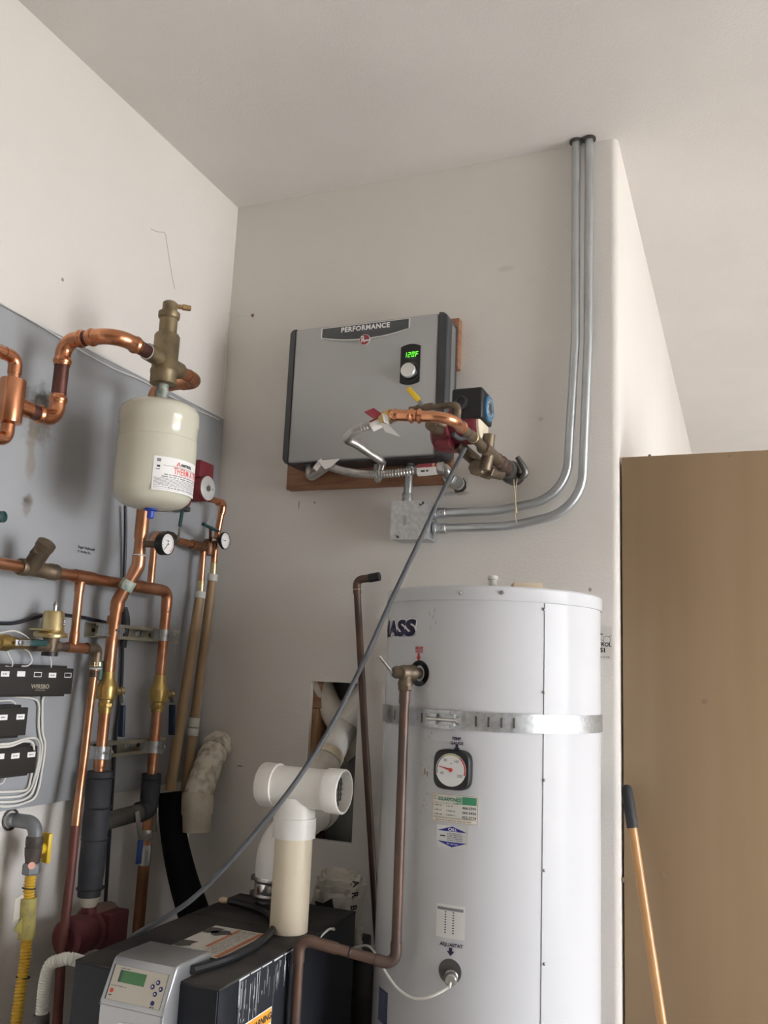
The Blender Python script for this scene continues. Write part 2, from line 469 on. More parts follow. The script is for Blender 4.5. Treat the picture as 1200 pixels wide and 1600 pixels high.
# ------------------------------------------------------------------ the room
soot = (0.055, 0.045, 0.038); rustc = (0.20, 0.14, 0.075)
stained('wall_paint', (0.70, 0.673, 0.63), (0.725, 0.698, 0.655), [
    ((0.0000, -0.8191, 2.6176), (.02, .006, .006), (.15, .14, .13), .8),
    ((0.8781, 0.0000, 2.1585), (.05, .05, .012), (.12, .10, .08), .5),
    ((0.0977, 0.0000, 2.8350), (.008, .02, .008), (.1, .09, .08), .8),
    ((0.3310, 0.0000, 2.1355), (.003, .02, .018), (.12, .10, .09), .8),
    ((0.3901, 0.0000, 2.1444), (.004, .02, .004), (.12, .10, .09), .9),
    ((0.1770, 0.0000, 1.2825), (.014, .02, .002), (.12, .10, .09), .8),
    ((1.1424, 0.0000, 2.3772), (.012, .02, .010), (.42, .40, .36), .5),
    ((1.0236, 0.0000, 2.8845), (.03, .02, .012), (.50, .48, .44), .4),
], 0.8, 0.3, 130, 1.6)
stained('board_grey', (0.325, 0.34, 0.355), (0.375, 0.39, 0.405), [
    ((0.0200, -0.8611, 2.2550), (.06, .062, .050), (.03, .025, .02), 1.0),
    ((0.0200, -0.8654, 2.1949), (.05, .060, .075), (.14, .12, .10), .85),
    ((0.0200, -0.8760, 2.1188), (.03, .02, .10), (.25, .21, .15), .6),
    ((0.0200, -0.8715, 1.9908), (.03, .013, .008), (.02, .017, .015), 1.0),  # hole in the board, its dark inside painted as a spot
    ((0.0200, -0.8715, 1.9908), (.03, .024, .018), soot, .5),
    ((0.0200, -0.8673, 1.9783), (.03, .016, .035), (.2, .17, .14), .6),
    ((0.0200, -0.2078, 2.1801), (.03, .03, .03), (.25, .25, .24), .4),
], 0.55, 0.06, 60, 2.5)

struct('floor', MB().ext((-0.2, -5.2, -0.1), (ROOM_X + .2, 7.2, 0)), 'floor_concrete')
struct('ceiling', MB().ext((-0.2, -5.2, CEIL), (ROOM_X + .2, 7.2, CEIL + .15)), 'ceiling_paint')
struct('wall_left', MB().ext((-0.15, -5.2, 0), (0, 7.2, CEIL)), 'wall_paint')
HX0, HX1, HZ0, HZ1 = 0.416, 0.581, 1.088, 1.563       # ragged opening cut for the vents
WE = 1.374                                            # outer corner of the back wall
wb = MB()
TH = 0.016
wb.ext((0, 0, 0), (HX0, TH, CEIL)); wb.ext((HX0, 0, 0), (HX1, TH, HZ0)); wb.ext((HX0, 0, HZ1), (HX1, TH, CEIL))
rc = 0.022
prof = [(HX1, 0), (WE - rc, 0)] + [(WE - rc + rc * math.sin(PI / 2 * k / 8), rc - rc * math.cos(PI / 2 * k / 8)) for k in range(1, 9)] + [(WE, 7.1), (WE - TH, 7.1), (WE - TH, .03), (HX1, TH)]
wb.prism(prof, (0, 0, 0), (1, 0, 0), (0, 1, 0), (0, 0, 1), CEIL)
struct('wall_back', wb, 'wall_paint', 25)
# framing and sheathing seen through the opening
struct('trim_1', MB().ext((HX0 - .02, TH, HZ0 - .3), (HX0 + .022, TH + .09, HZ1 - .085), .002), 'wood_old')
struct('trim_2', MB().ext((HX0 - .02, TH, HZ1 - .083), (HX0 + .03, TH + .09, HZ1 + .2), .002), 'wood_raw')
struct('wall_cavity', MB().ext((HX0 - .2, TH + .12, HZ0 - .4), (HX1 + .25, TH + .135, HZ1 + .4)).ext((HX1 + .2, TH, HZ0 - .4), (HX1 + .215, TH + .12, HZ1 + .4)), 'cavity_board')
# far ends of the garage, out of view
struct('wall_front', MB().ext((-.15, -5.35, 0), (ROOM_X + .2, -5.2, CEIL)), 'front_wall_low_bounce')
struct('wall_far', MB().ext((-.15, 7.2, 0), (ROOM_X + .2, 7.35, CEIL)), 'wall_paint')
wr = MB(); x0, x1 = ROOM_X, ROOM_X + .12
ys = [-5.2, DOOR1[0], DOOR1[1], DOOR2[0], DOOR2[1], 7.2]
for i in (0, 2, 4): wr.ext((x0, ys[i], 0), (x1, ys[i + 1], CEIL))
wr.ext((x0, DOOR1[0], DOOR1[3]), (x1, DOOR1[1], CEIL)); wr.ext((x0, DOOR2[0], DOOR2[3]), (x1, DOOR2[1], CEIL))
struct('wall_right', wr, 'wall_paint')
struct('ground_outside', MB().ext((ROOM_X + .2, -14, -.15), (ROOM_X + 20, 16, -.04)), 'outside_concrete')  # unseen ground, added to bounce daylight up to the ceiling

# ------------------------------------------------------------------ plywood cabinet and stick on the right
t = thing('plywood_cabinet', 'tall birch plywood cabinet standing beside the wall corner, its wide plain side facing us', 'cabinet', (1.72, .3, 0))
CW = 2.05
obj('side_panel', MB().ext((1.379, .012, .0), (CW, .030, 2.248), .0015), 'ply', t)
obj('back_panel', MB().ext((1.379, .0302, .0), (1.397, .60, 2.24), .001), 'ply', t)
obj('side_panel', MB().ext((1.379, .602, .0), (CW, .620, 2.248), .001), 'ply', t)
obj('top_panel', MB().ext((1.3972, .0302, 2.22), (CW, .6018, 2.238), .001), 'ply', t)
for q in ((1.6729, 0.0120, 2.2351), (1.4580, 0.0120, 2.2487), (1.4810, 0.0120, 1.1050), (1.3804, 0.0120, 1.0798), (1.5927, 0.0120, 1.5601)):
    s = .0045 if q[2] > 1.6 else .0075
    obj('plug', MB().lathe([(s, 0), (s, .0006), (s * .6, .0008), (0, .0008)], (q[0], .0121, q[2]), (0, -1, 0), 12), 'ply_knot', t)
a = V((1.3912, -0.0350, 1.3318)); b = V((1.4775, -0.1200, 0.8270)); d = (b - a).normalized(); foot = a + d * (a.z / -d.z)
grip = V((1.4076, -0.0550, 1.2248)); gl = (grip - a).length
t = thing('wooden_handle', 'varnished wooden tool handle with a black rubber grip leaning on the plywood', 'tool handle', foot)
obj('shaft', MB().sweep([a + d * (gl - .02), a + d * (gl + .3), foot], .0118, 18), 'stick_wood', t)
obj('grip', MB().lathe([(0, 0), (.0075, .001), (.0125, .006), (.0148, .016), (.0152, .04), (.0148, gl - .004), (.0142, gl), (.012, gl)], a, d, 20), 'black_rubber', t)


# ------------------------------------------------------------------ solar storage tank
TX, TY, TR = 1.097, -0.337, 0.27
def tz(p): return p[2]
def tang(p): return math.atan2(p[1] - TY, p[0] - TX)
def tmap(p): return drum_map(TX, TY, TR, p)
def drum_patch(mb, p, u0, v0, u1, v1, h0, h1, n=12):
    """a curved plate on the tank skin"""
    f = tmap(p); vs = []; fs = []
    for i in range(n + 1):
        u = u0 + (u1 - u0) * i / n
        vs += [f(u, v0, h0), f(u, v1, h0), f(u, v1, h1), f(u, v0, h1)]
    for i in range(n):
        for k in range(4): fs.append((i * 4 + k, i * 4 + (k + 1) % 4, i * 4 + 4 + (k + 1) % 4, i * 4 + 4 + k))
    fs += [(0, 1, 2, 3), (n * 4 + 3, n * 4 + 2, n * 4 + 1, n * 4)]
    return mb.add(vs, fs)
tank = thing('storage_tank', 'tall white enamelled hot water storage tank strapped to the wall', 'water tank', (TX, TY, 0))
TOPZ = 1.84; STAND = .46
zl = (1.1529, -0.6012, 1.7737)[2]; ztop = (1.1522, -0.6013, 1.8060)[2]
body = obj('shell', MB().lathe([(TR - .01, STAND), (TR, STAND + .01), (TR, zl)], (TX, TY, 0), (0, 0, 1), 96), 'tank_enamel', tank)
lid = obj('lid', MB().lathe([(TR + .0035, zl - .001), (TR + .0045, zl + .001), (TR + .0045, ztop - .004), (TR + .001, ztop), (TR - .03, ztop + .003), (0, ztop + .006)], (TX, TY, 0), (0, 0, 1), 96), 'tank_enamel', tank)
for q in ((1.0931, -0.6120, 1.7884), (1.1874, -0.5967, 1.7905), (1.3573, -0.4257, 1.8161)):
    nrm = (q[0] - TX, q[1] - TY, 0)
    obj('screw', MB().lathe([(.0048, 0), (.0048, .002), (.0032, .0045), (0, .005)], q, nrm, 10), 'sensor_steel', lid)
sp = (1.2743, -0.5407, 1.3377)
# overlapping skirt panel right of the seam
obj('seam_panel', drum_patch(MB(), (sp[0], sp[1], 0), 0, STAND + .012, .235, zl - .002, .0004, .0022, 24), 'tank_enamel', tank)
for q in ((1.2736, -0.5439, 1.7580), (1.2752, -0.5425, 1.5709), (1.2768, -0.5411, 1.3803), (1.2784, -0.5397, 1.1907), (1.2800, -0.5382, 1.0011)):
    nrm = (q[0] - TX, q[1] - TY, 0)
    obj('screw', MB().lathe([(.0036, 0), (.0036, .0015), (.002, .0032), (0, .0035)], q, nrm, 10), 'sensor_steel', tank)
obj('stand', MB().ext((TX - .29, TY - .29, 0), (TX + .27, TY + .29, STAND - .03), .004), 'boiler_shell', tank)
obj('stand_top', MB().ext((TX - .3, TY - .3, STAND - .03), (TX + .272, TY + .3, STAND), .003), 'wood_old', tank)
# lettering straight on the skin
def put(name, polys, p, m, h=.0006, lab=None): return decal(name, polys, tmap(p), h, m, tank, lab)
brand = (0.9714, -0.5760, 1.7059)
lt = glyphs('MASS', .050, .0030, .10, 'RIGHT', 1.62, 1.05)
put('lettering', lt, brand, 'ink_navy', .0012)
put('lettering_backing', glyphs('MASS', .050, .0052, .10, 'RIGHT', 1.62, 1.05), brand, 'white_print', .0006)
rp = (0.9876, -0.5839, 1.6519)
put('lettering', shift(glyphs('RELIEF', .0088, .0003), 0, .0075), rp, 'ink_red')
put('lettering', shift(glyphs('VALVE', .0088, .0003), 0, -.0005), rp, 'ink_red')
arrow = [[(-.0045, .010), (.0045, .010), (.0045, .001), (-.0045, .001)], [(-.010, .001), (.010, .001), (0, -.011)]]
put('arrow', [[(a * .7, b * .9) for a, b in p] for p in arrow], (0.9863, -0.5833, 1.6384), 'ink_red')
put('lettering', glyphs('TEMP.', .0090, .0004), (1.0934, -0.6070, 1.4603), 'ink_navy')
put('lettering', glyphs('GAUGE', .0090, .0004), (1.0937, -0.6070, 1.4506), 'ink_navy')
put('arrow', [[(a * .75, b * .75) for a, b in p] for p in arrow], (1.0940, -0.6070, 1.4401), 'ink_navy')
put('lettering', glyphs('AQUASTAT', .0100, .0003), (1.0930, -0.6070, 1.0277), 'ink_navy')
put('arrow', [[(a * .85, b * .8) for a, b in p] for p in arrow], (1.0919, -0.6070, 1.0147), 'ink_navy')
# scuffs and drips on the enamel
rnd = random.Random(3); sc = []
for cx, cy, sx, sy, k in ((0, 0, .02, .05, 16), (.012, -.06, .012, .03, 8), (-.004, -.11, .012, .05, 8)):
    for i in range(k):
        u = cx + rnd.uniform(-sx, sx); v = cy + rnd.uniform(-sy, sy); l = rnd.uniform(.002, .007); d = rnd.uniform(-.4, .4)
        sc.append([(u, v), (u + .0009, v), (u + .0009 + d * l, v + l), (u + d * l, v + l)])
put('scuff', sc, (1.0159, -0.5945, 1.4183), 'ink_grey', .0004)
put('rust_streak', [[(0, 0), (.0025, 0), (.003, .013), (.0005, .014)], [(.007, -.004), (.009, -.004), (.0095, .007), (.007, .008)]], (1.0141, -0.5940, 1.3758), 'rust', .0005)
put('scuff', [[(u, v), (u + .0011, v), (u + .0011 + d, v + .010), (u + d, v + .010)] for u, v, d in ((0, 0, -.003), (.012, .014, .002), (.003, .026, .004), (-.004, .034, -.003), (.009, .041, .001))], (1.0186, -0.5954, 1.7012), 'ink_grey', .0004)
# faded rating label lower down and its torn strip
fl = (1.0886, -0.6069, 1.0750)
put('faded_label', rect(-.032, -.034, .034, .034), fl, mat('label_faded', (.70, .695, .68), .4), .0005)
put('label_strip', rect(-.030, .022, .030, .028) , fl, 'ink_grey', .0009)
put('print_lines', [[(u, v), (u + .0035, v), (u + .0035, v + .0022), (u, v + .0022)] for u in (-.012, .006) for v in [-.024 + .0052 * i for i in range(9)]], fl, 'ink', .0009)
# blue data plate at the lower left edge
dp = (0.9111, -0.5329, 0.8534)
put('data_plate', rect(-.024, -.035, .024, .035), dp, mat('plate_blue', (.10, .12, .20), .35), .0008)
put('print_lines', textlines(-.021, -.030, .021, .022, 8, .4, .3, random.Random(5)) + rect(-.018, .025, .014, .029), dp, mat('plate_ink', (.20, .23, .33), .4), .0012)
put('lettering', glyphs('W', .05, .004), (dp[0], dp[1], dp[2] - .075), 'ink', .0008)
# fittings on the top plate
nip = V((1.0746, -0.2635, 1.8608))
obj('nipple', MB().lathe([(.011, ztop - nip.z), (.011, -.004), (.014, -.003), (.014, .005), (.0125, .007), (0, .007)], nip, (0, 0, 1), 18), 'plastic_pale', tank)

# earthquake strap
st = thing('metal_strap', 'galvanised perforated steel strap wrapped round the white tank', 'strap', (TX, TY, (1.1587, -0.5999, 1.4983)[2] - .02))
zs = ((0.8850, -0.5043, 1.4906)[2] + (1.3664, -0.3183, 1.5192)[2] + (1.1588, -0.5998, 1.4942)[2]) / 3
f = tmap((TX, TY - TR, zs)); vs = []; fs = []; n = 72; half = .0205
a_l = tang((0.8310, -0.4469, 1.5205)) ; a_r = tang((1.3971, -0.2967, 1.5480))
u0 = -TR * 1.75; u1 = TR * 1.75
band = MB(); nn = 80
for i in range(nn + 1):
    u = u0 + (u1 - u0) * i / nn
    vs += [f(u, -half, .0028), f(u, half, .0028), f(u, half, .0046), f(u, -half, .0046)]
for i in range(nn):
    for k in range(4): fs.append((i * 4 + k, i * 4 + (k + 1) % 4, i * 4 + 4 + (k + 1) % 4, i * 4 + 4 + k))
fs += [(0, 1, 2, 3), (nn * 4 + 3, nn * 4 + 2, nn * 4 + 1, nn * 4)]
obj('band', band.add(vs, fs), 'galvanised', st)
# the second layer that laps over at the clasp
ol = (0.9947, -0.5869, 1.4951)
obj('overlap_band', drum_patch(MB(), (ol[0], ol[1], zs), -.085, -.019, .085, .0195, .0048, .0066, 14), 'galvanised', st)
for q in (((0.9001, -0.5217, 1.4980)), ((0.9237, -0.5440, 1.5000)), ((0.9443, -0.5597, 1.5016)), ((1.0073, -0.5917, 1.4961)), ((1.1364, -0.6041, 1.4929)), ((1.1630, -0.5988, 1.4916)), ((1.2150, -0.5798, 1.4927)), ((1.1901, -0.5905, 1.4916))):
    decal('slot', rect(-.0022, -.011, .0022, .011), drum_map(TX, TY, TR, (q[0], q[1], zs)), .0071, 'dark_iron', st)
ck = (1.0578, -0.6122, 1.4926)
x, y, z = basis((ck[0] - TX, ck[1] - TY, 0), (0, 0, 1))
c0 = V(ck[0], ck[1], zs)
for s, nme in ((-1, 'clasp'), (1, 'clasp')):
    cc = c0 + x * (.021 * s)
    obj(nme, MB().box(cc + z * .006, (.022, .024, .004), (x, V(0, 0, 1), z), .001).box(cc + z * .002 + x * .012 * s, (.003, .026, .014), (x, V(0, 0, 1), z), .0008), 'galvanised', st)
obj('bolt', MB().sweep([c0 + z * .009 - x * .034, c0 + z * .009 + x * .046], .0042, 10), 'steel', st)
hexnut(st, c0 + z * .009 + x * .046, x, .0095, .010, 'steel', 'bolt_head', 12)

# dial thermometer
tg = V((1.0878, -0.6068, 1.3939)); nrm = V(tg.x - TX, tg.y - TY, 0).normalized()
gx, gy, gz = basis(nrm, (0, 0, 1))
t = thing('temperature_gauge', 'square black dial thermometer with a red needle on the white tank', 'gauge', tg)
sq = []
for k in range(48):
    a = 2 * PI * k / 48; c, s = math.cos(a), math.sin(a)
    r = (abs(c) ** 4.2 + abs(s) ** 4.2) ** (-1 / 4.2); sq.append((c * r, s * r))
G = .0432
mbb = MB()
for k, (sc_, h) in enumerate(((1.0, -.004), (1.0, .013), (.95, .017), (.80, .0185))): pass
vs = []; fs = []; lv = ((1.0, -.004), (1.0, .013), (.94, .018), (.84, .0188))
for sc_, h in lv: vs += [tg + gx * (a * G * sc_) + gy * (b * G * sc_) + gz * h for a, b in sq]
for i in range(3):
    for k in range(48): fs.append((i * 48 + k, i * 48 + (k + 1) % 48, (i + 1) * 48 + (k + 1) % 48, (i + 1) * 48 + k))
fs.append(tuple(range(144, 192)))
obj('case', mbb.add(vs, fs), 'black_plastic', t)
gm = plane_map(tg + gz * .0192, gx, gy)
dial = decal('dial', [disc(0, 0, .0355, 40)], gm, 0, mat('dial_white', (.74, .75, .74), .4), t)
decal('scale_band', ringpoly(0, 0, .0315, .0345, math.radians(-18), math.radians(52)), gm, .0003, 'ink_red', dial)
decal('scale_band', ringpoly(0, 0, .0315, .0345, math.radians(52), math.radians(125)), gm, .0003, 'ink_olive', dial)
decal('scale_band', ringpoly(0, 0, .0315, .0345, math.radians(125), math.radians(195)), gm, .0003, 'ink_grey', dial)
decal('lettering', shift(glyphs('40', .0085), -.021, -.008) + shift(glyphs('80', .0085), -.013, .020) + shift(glyphs('160', .0085), .012, .019) + shift(glyphs('200', .0085), .021, -.012) + shift(glyphs('°F', .006), 0, .013), gm, .0003, 'ink', dial)
obj('needle', MB().prism([(.004, .0016), (-.028, .0072), (-.029, .0062), (.004, -.0025)], tg + gz * .0200, gx, gy, gz, .0008), 'ink_red', t)
obj('needle_hub', MB().lathe([(.0042, 0), (.0042, .003), (.003, .004), (0, .004)], tg + gz * .0195, gz, 14), 'ink_red', t)

# installer stickers
sk = (1.0918, -0.6070, 1.3094); f = tmap(sk)
t = thing('installer_sticker', 'rounded cream sticker with green header below the dial thermometer', 'sticker', sk)
obj('label_sheet', drum_patch(MB(), sk, -.0545, -.031, .0545, .031, .0002, .0009, 10), mat('sheet_cream', (.68, .68, .62), .4), t)
decal('border', rect(-.053, .029, .053, .030) + rect(-.053, -.030, .053, -.029) + rect(-.0535, -.029, -.0525, .029) + rect(.0525, -.029, .0535, .029) + rect(-.05, -.0215, .05, -.0207) + rect(-.05, .0095, .012, .0103), f, .0013, mat('ink_tan', (.42, .30, .22), .5), t)
decal('green_header', rect(.018, .0105, .050, .027), f, .0013, mat('header_green', (.06, .27, .14), .4), t)
decal('green_header_fade', rect(.004, .0105, .018, .027), f, .0013, mat('header_green_pale', (.40, .52, .43), .4), t)
decal('logo', ringpoly(-.046, .0215, .003, .0045, .4, 5.4), f, .0016, 'ink_tan', t)
decal('lettering', shift(glyphs('SOLARPONICS', .0100, .0003, .25, 'CENTER', .84), -.012, .0190), f, .0017, 'ink_green', t)
decal('lettering', shift(glyphs('Energy Systems', .0048, 0, .2), .012, .0120), f, .0017, 'ink_green', t)
decal('lettering', shift(glyphs('466-5595', .0082, .0001), .034, .0035) + shift(glyphs('543-5436', .0082, .0001), .034, -.0065) + shift(glyphs('922-3774', .0082, .0001), .034, -.0165), f, .0017, 'ink', t)
rr = random.Random(11)
for u in (-.049, -.019):
    for v in (.005, -.005, -.014):
        decal('print_lines', rect(u, v - .001, u + .002, v + .001) + textlines(u + .004, v - .002, u + .022, v + .002, 1, .45, .4, rr), f, .0016, 'ink_grey', t)
decal('print_lines', textlines(-.049, -.0205, .05, -.0185, 1, .45, .05, rr) + textlines(-.044, -.0275, .042, -.0235, 1, .45, .05, rr), f, .0016, 'ink_tan', t)
sk = (1.0892, -0.6069, 1.2496); f = tmap(sk)
t = thing('service_sticker', 'silver call for service sticker with two blue triangles', 'sticker', sk)
obj('label_sheet', drum_patch(MB(), sk, -.038, -.0235, .036, .0235, .0002, .0009, 8), mat('sheet_silver', (.60, .61, .60), .3, .3), t)
def tri_strip(y0, y1, n=14):
    """flat-backed triangle, cut so it follows the drum"""
    out = []
    for i in range(n):
        a = -1 + 2 * i / n; b = -1 + 2 * (i + 1) / n
        fa = y0 + (y1 - y0) * (1 - abs(a)); fb = y0 + (y1 - y0) * (1 - abs(b))
        out.append([(a * .0345 - .001, y0), (b * .0345 - .001, y0), (b * .0345 - .001, fb), (a * .0345 - .001, fa)])
    return out
decal('blue_triangle', tri_strip(.0115, .0225), f, .0012, 'ink_blue', t)
decal('blue_triangle', tri_strip(-.0105, -.0215), f, .0012, 'ink_blue', t)
decal('lettering', shift(glyphs('CALL', .0085, .0002), 0, .0155), f, .0016, 'white_print', t)
decal('lettering', shift(glyphs('for service', .006), 0, -.0142), f, .0016, 'paper', t)
decal('print_lines', textlines(-.012, -.0085, .025, .009, 5, .5, .1, rr), f, .0014, 'ink_grey', t)
decal('print_lines', textlines(-.029, -.001, -.015, .003, 1, .6, .05, rr), f, .0014, 'ink', t)

# temperature and pressure relief valve with its discharge pipe
va = V((0.9899, -0.5849, 1.6015)); nrm = V(va.x - TX, va.y - TY, 0).normalized()
obj('escutcheon', MB().lathe([(.030, -.002), (.030, .0012), (.026, .0014), (.014, -.001)], va, nrm, 32), 'glass_black', tank)
out = .046
vc = va + nrm * out
t = thing('relief_valve', 'bronze relief valve with a chrome lever sticking out of the tank', 'valve', va)
obj('body', MB().lathe([(.013, -.004), (.0135, .018), (.0185, .020), (.0185, .030), (.0165, .033), (.0172, .040), (.0172, .056), (.0145, .062), (0, .064)], va, nrm, 24), 'bronze_dark', t)
side = nrm.cross(V(0, 0, 1)); side = -side if side.x > 0 else side
obj('spring_cap', MB().lathe([(.0135, .006), (.0145, .012), (.0145, .024), (.012, .028), (0, .029)], vc, (side * .6 + nrm * .8).normalized(), 20), 'bronze_dark', t)
hd = (side * .6 + nrm * .8).normalized()
obj('cap_disc', MB().lathe([(.0105, .029), (.0105, .031), (0, .0315)], vc, hd, 18), 'cable_grey', t)
lv0 = V((0.9493, -0.5479, 1.5884)); 
e0 = vc + hd * .032; e1 = e0 + side * .012 + hd * .018 + V(0, 0, .030)
lx, ly, lz = basis(e1 - e0, hd)
obj('lever', MB().box((e0 + e1) / 2, (.0045, .009, (e1 - e0).length + .012), (ly, lx, lz), .0012), 'chrome', t)
zb = vc.z
obj('outlet', MB().lathe([(.0150, .0), (.0150, -.018), (.0172, -.022), (.0172, -.029), (.0150, -.030)], vc, (0, 0, 1), 24), 'bronze_dark', t)
dn0 = V(vc.x, vc.y, vc.z - .028)
dn1 = V((0.9282, -0.4685, 0.9761)); dn1 = V(vc.x + .004, vc.y - .004, dn1.z)
lf = V((0.7864, -0.7245, 1.0260)); lf = V(lf.x, lf.y, lf.z)
lf2 = V((0.8085, -0.7867, 0.8307)); lf2 = V(lf.x + .004, lf.y, lf2.z - .4)
t = thing('discharge_pipe', 'brown copper discharge pipe dropping from the relief valve and turning left', 'pipe', (lf2.x, lf2.y, 0))
lf2.z = 0.0
ppath = pipe_run(t, [dn0 + V(0, 0, -.012), dn1, lf, lf2], .0112, .020, 'copper_brown', 'copper_brown', .022, 1.14)
hexnut(t, dn0 - V(0, 0, .004), (0, 0, 1), .0170, .018, 'bronze_dark', 'adapter_nut', 8)
sleeve(t, dn0 - V(0, 0, .012), dn0 - V(0, 0, .042), .0130, 'copper_brown')
dv = (lf - dn1).normalized()
sleeve(t, lf - dv * .045, lf - dv * .085, .0128, 'copper_brown')
ring(t, dn1 + dv * .105, dv, .0118, .0016, 'black_plastic', 'tie_band')

# aquastat well with its white lead
aq = V((1.0917, -0.6069, 0.9750)); nrm = V(aq.x - TX, aq.y - TY, 0).normalized()
t = thing('aquastat_sensor', 'steel aquastat sensor fitting in a round recess of the tank', 'sensor', aq)
obj('recess', MB().lathe([(.0255, -.001), (.0255, .0008), (.0225, .001)], aq, nrm, 28), mat('recess_dark', (.09, .085, .08), .7), t)
rc0 = aq + V(.004, 0, -.006)
sd = (nrm + V(.25, 0, -.15)).normalized()
obj('fitting', MB().lathe([(.014, 0), (.0145, .010), (.012, .012), (.0135, .013), (.0135, .024), (.011, .027), (.008, .027)], rc0, sd, 20), 'steel', t)
obj('clamp_screw', MB().lathe([(.0025, .0), (.0025, .012), (0, .013)], rc0 + sd * .016 + V(.006, 0, .002), (nrm + V(.4, 0, .5)), 8), 'steel', t)
cable('sensor_cable', [rc0 + sd * .012, rc0 + sd * .032 + V(-.001, 0, -.008), (1.0978, -0.6370, 0.9528), (1.0690, -0.6507, 0.9359), (1.0289, -0.6497, 0.9239), (0.9858, -0.6370, 0.9320), (0.9481, -0.6203, 0.9561), (0.9182, -0.6024, 0.9809), (0.8415, -0.4672, 0.9545), (0.7934, -0.4283, 0.9348), (0.7508, -0.4310, 0.9145), (0.7322, -0.4517, 0.9243), (0.7403, -0.5051, 0.9333), (0.7553, -0.5602, 0.9650), (0.7590, -0.5732, 0.9826), (0.7651, -0.5291, 0.9955), (0.7675, -0.5051, 0.9902), (0.7313, -0.4657, 0.9935), (0.7179, -0.4151, 0.9877), (0.7299, -0.4106, 0.9899)], .0028, 'cable_white', 'white sensor cable curving from the tank recess up behind the copper pipe', 'cable')

# wall sheet half hidden by the tank
sh = (1.3244, 0.0000, 1.7075)
t = thing('pest_control_sticker', 'clear sticker printed in black on the wall edge right of the tank', 'sticker', sh)
f = plane_map((sh[0], -.0006, sh[2]), (1, 0, 0), (0, 0, 1))
obj('sheet', MB().ext((sh[0] - .11, -.0006, sh[2] - .045), (sh[0] + .028, -.0002, sh[2] + .048)), mat('clear_film', (.67, .645, .605), .4), t)
decal('lettering', shift(glyphs('CONTROL', .0150, .0005, .15, 'RIGHT'), .025, -.004) + shift(glyphs('51', .0165, .001, 0, 'RIGHT'), .010, -.020) + shift(glyphs('ts', .010, .0002, 0, 'RIGHT'), .002, .026) + shift(glyphs('state of cal', .0085, 0, 0, 'RIGHT'), .020, -.038), f, .0003, 'ink', t)
decal('logo', ringpoly(.013, .010, .0095, .0105, 0, 2 * PI, 28) + ringpoly(-.006, .006, .0095, .0105, PI, 1.9 * PI, 14) + [[(.019, .018), (.027, .021), (.027, .022), (.018, .019)]] + [[(-.014, .017), (.004, .006), (.004, .005), (-.014, .016)]], f, .0003, 'ink', t)
bq = (1.3192, 0.0000, 1.8066)
tag(obj('wall_bolt', MB().lathe([(.006, 0), (.006, .006), (.004, .009), (0, .009)], (bq[0], 0, bq[2]), (0, -1, 0), 8), 'dark_iron'), 'dark bolt head in the wall beside the tank lid', 'bolt')
# flat scraps lying on the tank top
tp = V((1.1677, -0.2872, 1.8429))
tag(obj('cardboard_scrap', MB().box((tp.x, tp.y + .02, tp.z - .012), (.075, .07, .03), (V(.94, .34, 0), V(-.34, .94, 0), V(0, 0, 1)), .001), mat('card_tan', (.62, .52, .38), .8)), 'tan cardboard scrap lying on top of the white tank', 'scrap')

# ------------------------------------------------------------------ tankless heater
FX0, FX1, FZ0, FZ1, FY = .332, .880, 2.246, 2.705, -.135
t = heater = thing('tankless_heater', 'grey electric tankless water heater mounted high on the wall', 'water heater', ((FX0 + FX1) / 2, -.08, FZ0))
def cap_poly(s, r=.024, w=.038):
    """end cap seen from the front: rounded on the outside"""
    out = []
    x_in, x_out = 0, w
    out += [(0, 0), (w - r, 0)] + [(w - r + r * math.sin(PI / 2 * k / 6), r - r * math.cos(PI / 2 * k / 6)) for k in range(1, 7)]
    H = FZ1 - FZ0
    out += [(w - r + r * math.cos(PI / 2 * k / 6), H - r + r * math.sin(PI / 2 * k / 6)) for k in range(0, 7)] + [(0, H)]
    return [(s * a, b) for a, b in out]
LW, RW = .020, .030
mbx = MB()
obj('front_cover', MB().ext((FX0 + LW, -.036, FZ0 + .004), (FX1 - RW, FY + .001, FZ1 - .004), .006, 3), 'heater_silver', t)
def cap_mesh(s, xin, w):
    pf = cap_poly(s, min(.024, w * .9), w); mb = MB()
    mb.prism(pf, (xin, -.034, FZ0), (1, 0, 0), (0, 0, 1), (0, -1, 0), -FY - .034 - .006)
    cx = s * w / 2; cz = (FZ1 - FZ0) / 2
    pf2 = [(cx + (a - cx) * .86, cz + (b - cz) * .985) for a, b in pf]
    k = len(pf); vs = [V(xin + a, FY + .006, FZ0 + b) for a, b in pf] + [V(xin + a, FY - .001, FZ0 + b) for a, b in pf2]
    fs = [tuple(range(k, 2 * k))] + [(i, (i + 1) % k, k + (i + 1) % k, k + i) for i in range(k)]
    return mb.add(vs, fs)
obj('end_cap', cap_mesh(-1, FX0 + LW, LW), 'heater_cap', t)
ec = obj('end_cap', cap_mesh(1, FX1 - RW, RW), 'heater_cap', t)
obj('side_recess', MB().ext((FX1 - .001, -.095, FZ0 + .03), (FX1 + .0015, -.055, FZ1 - .03), .0006), mat('cap_grey', (.20, .205, .21), .35, .3), ec)
obj('bottom_plate', MB().ext((FX0 + LW, -.036, FZ0 - .002), (FX1 - RW, FY + .012, FZ0 + .0035)), 'heater_cap', t)
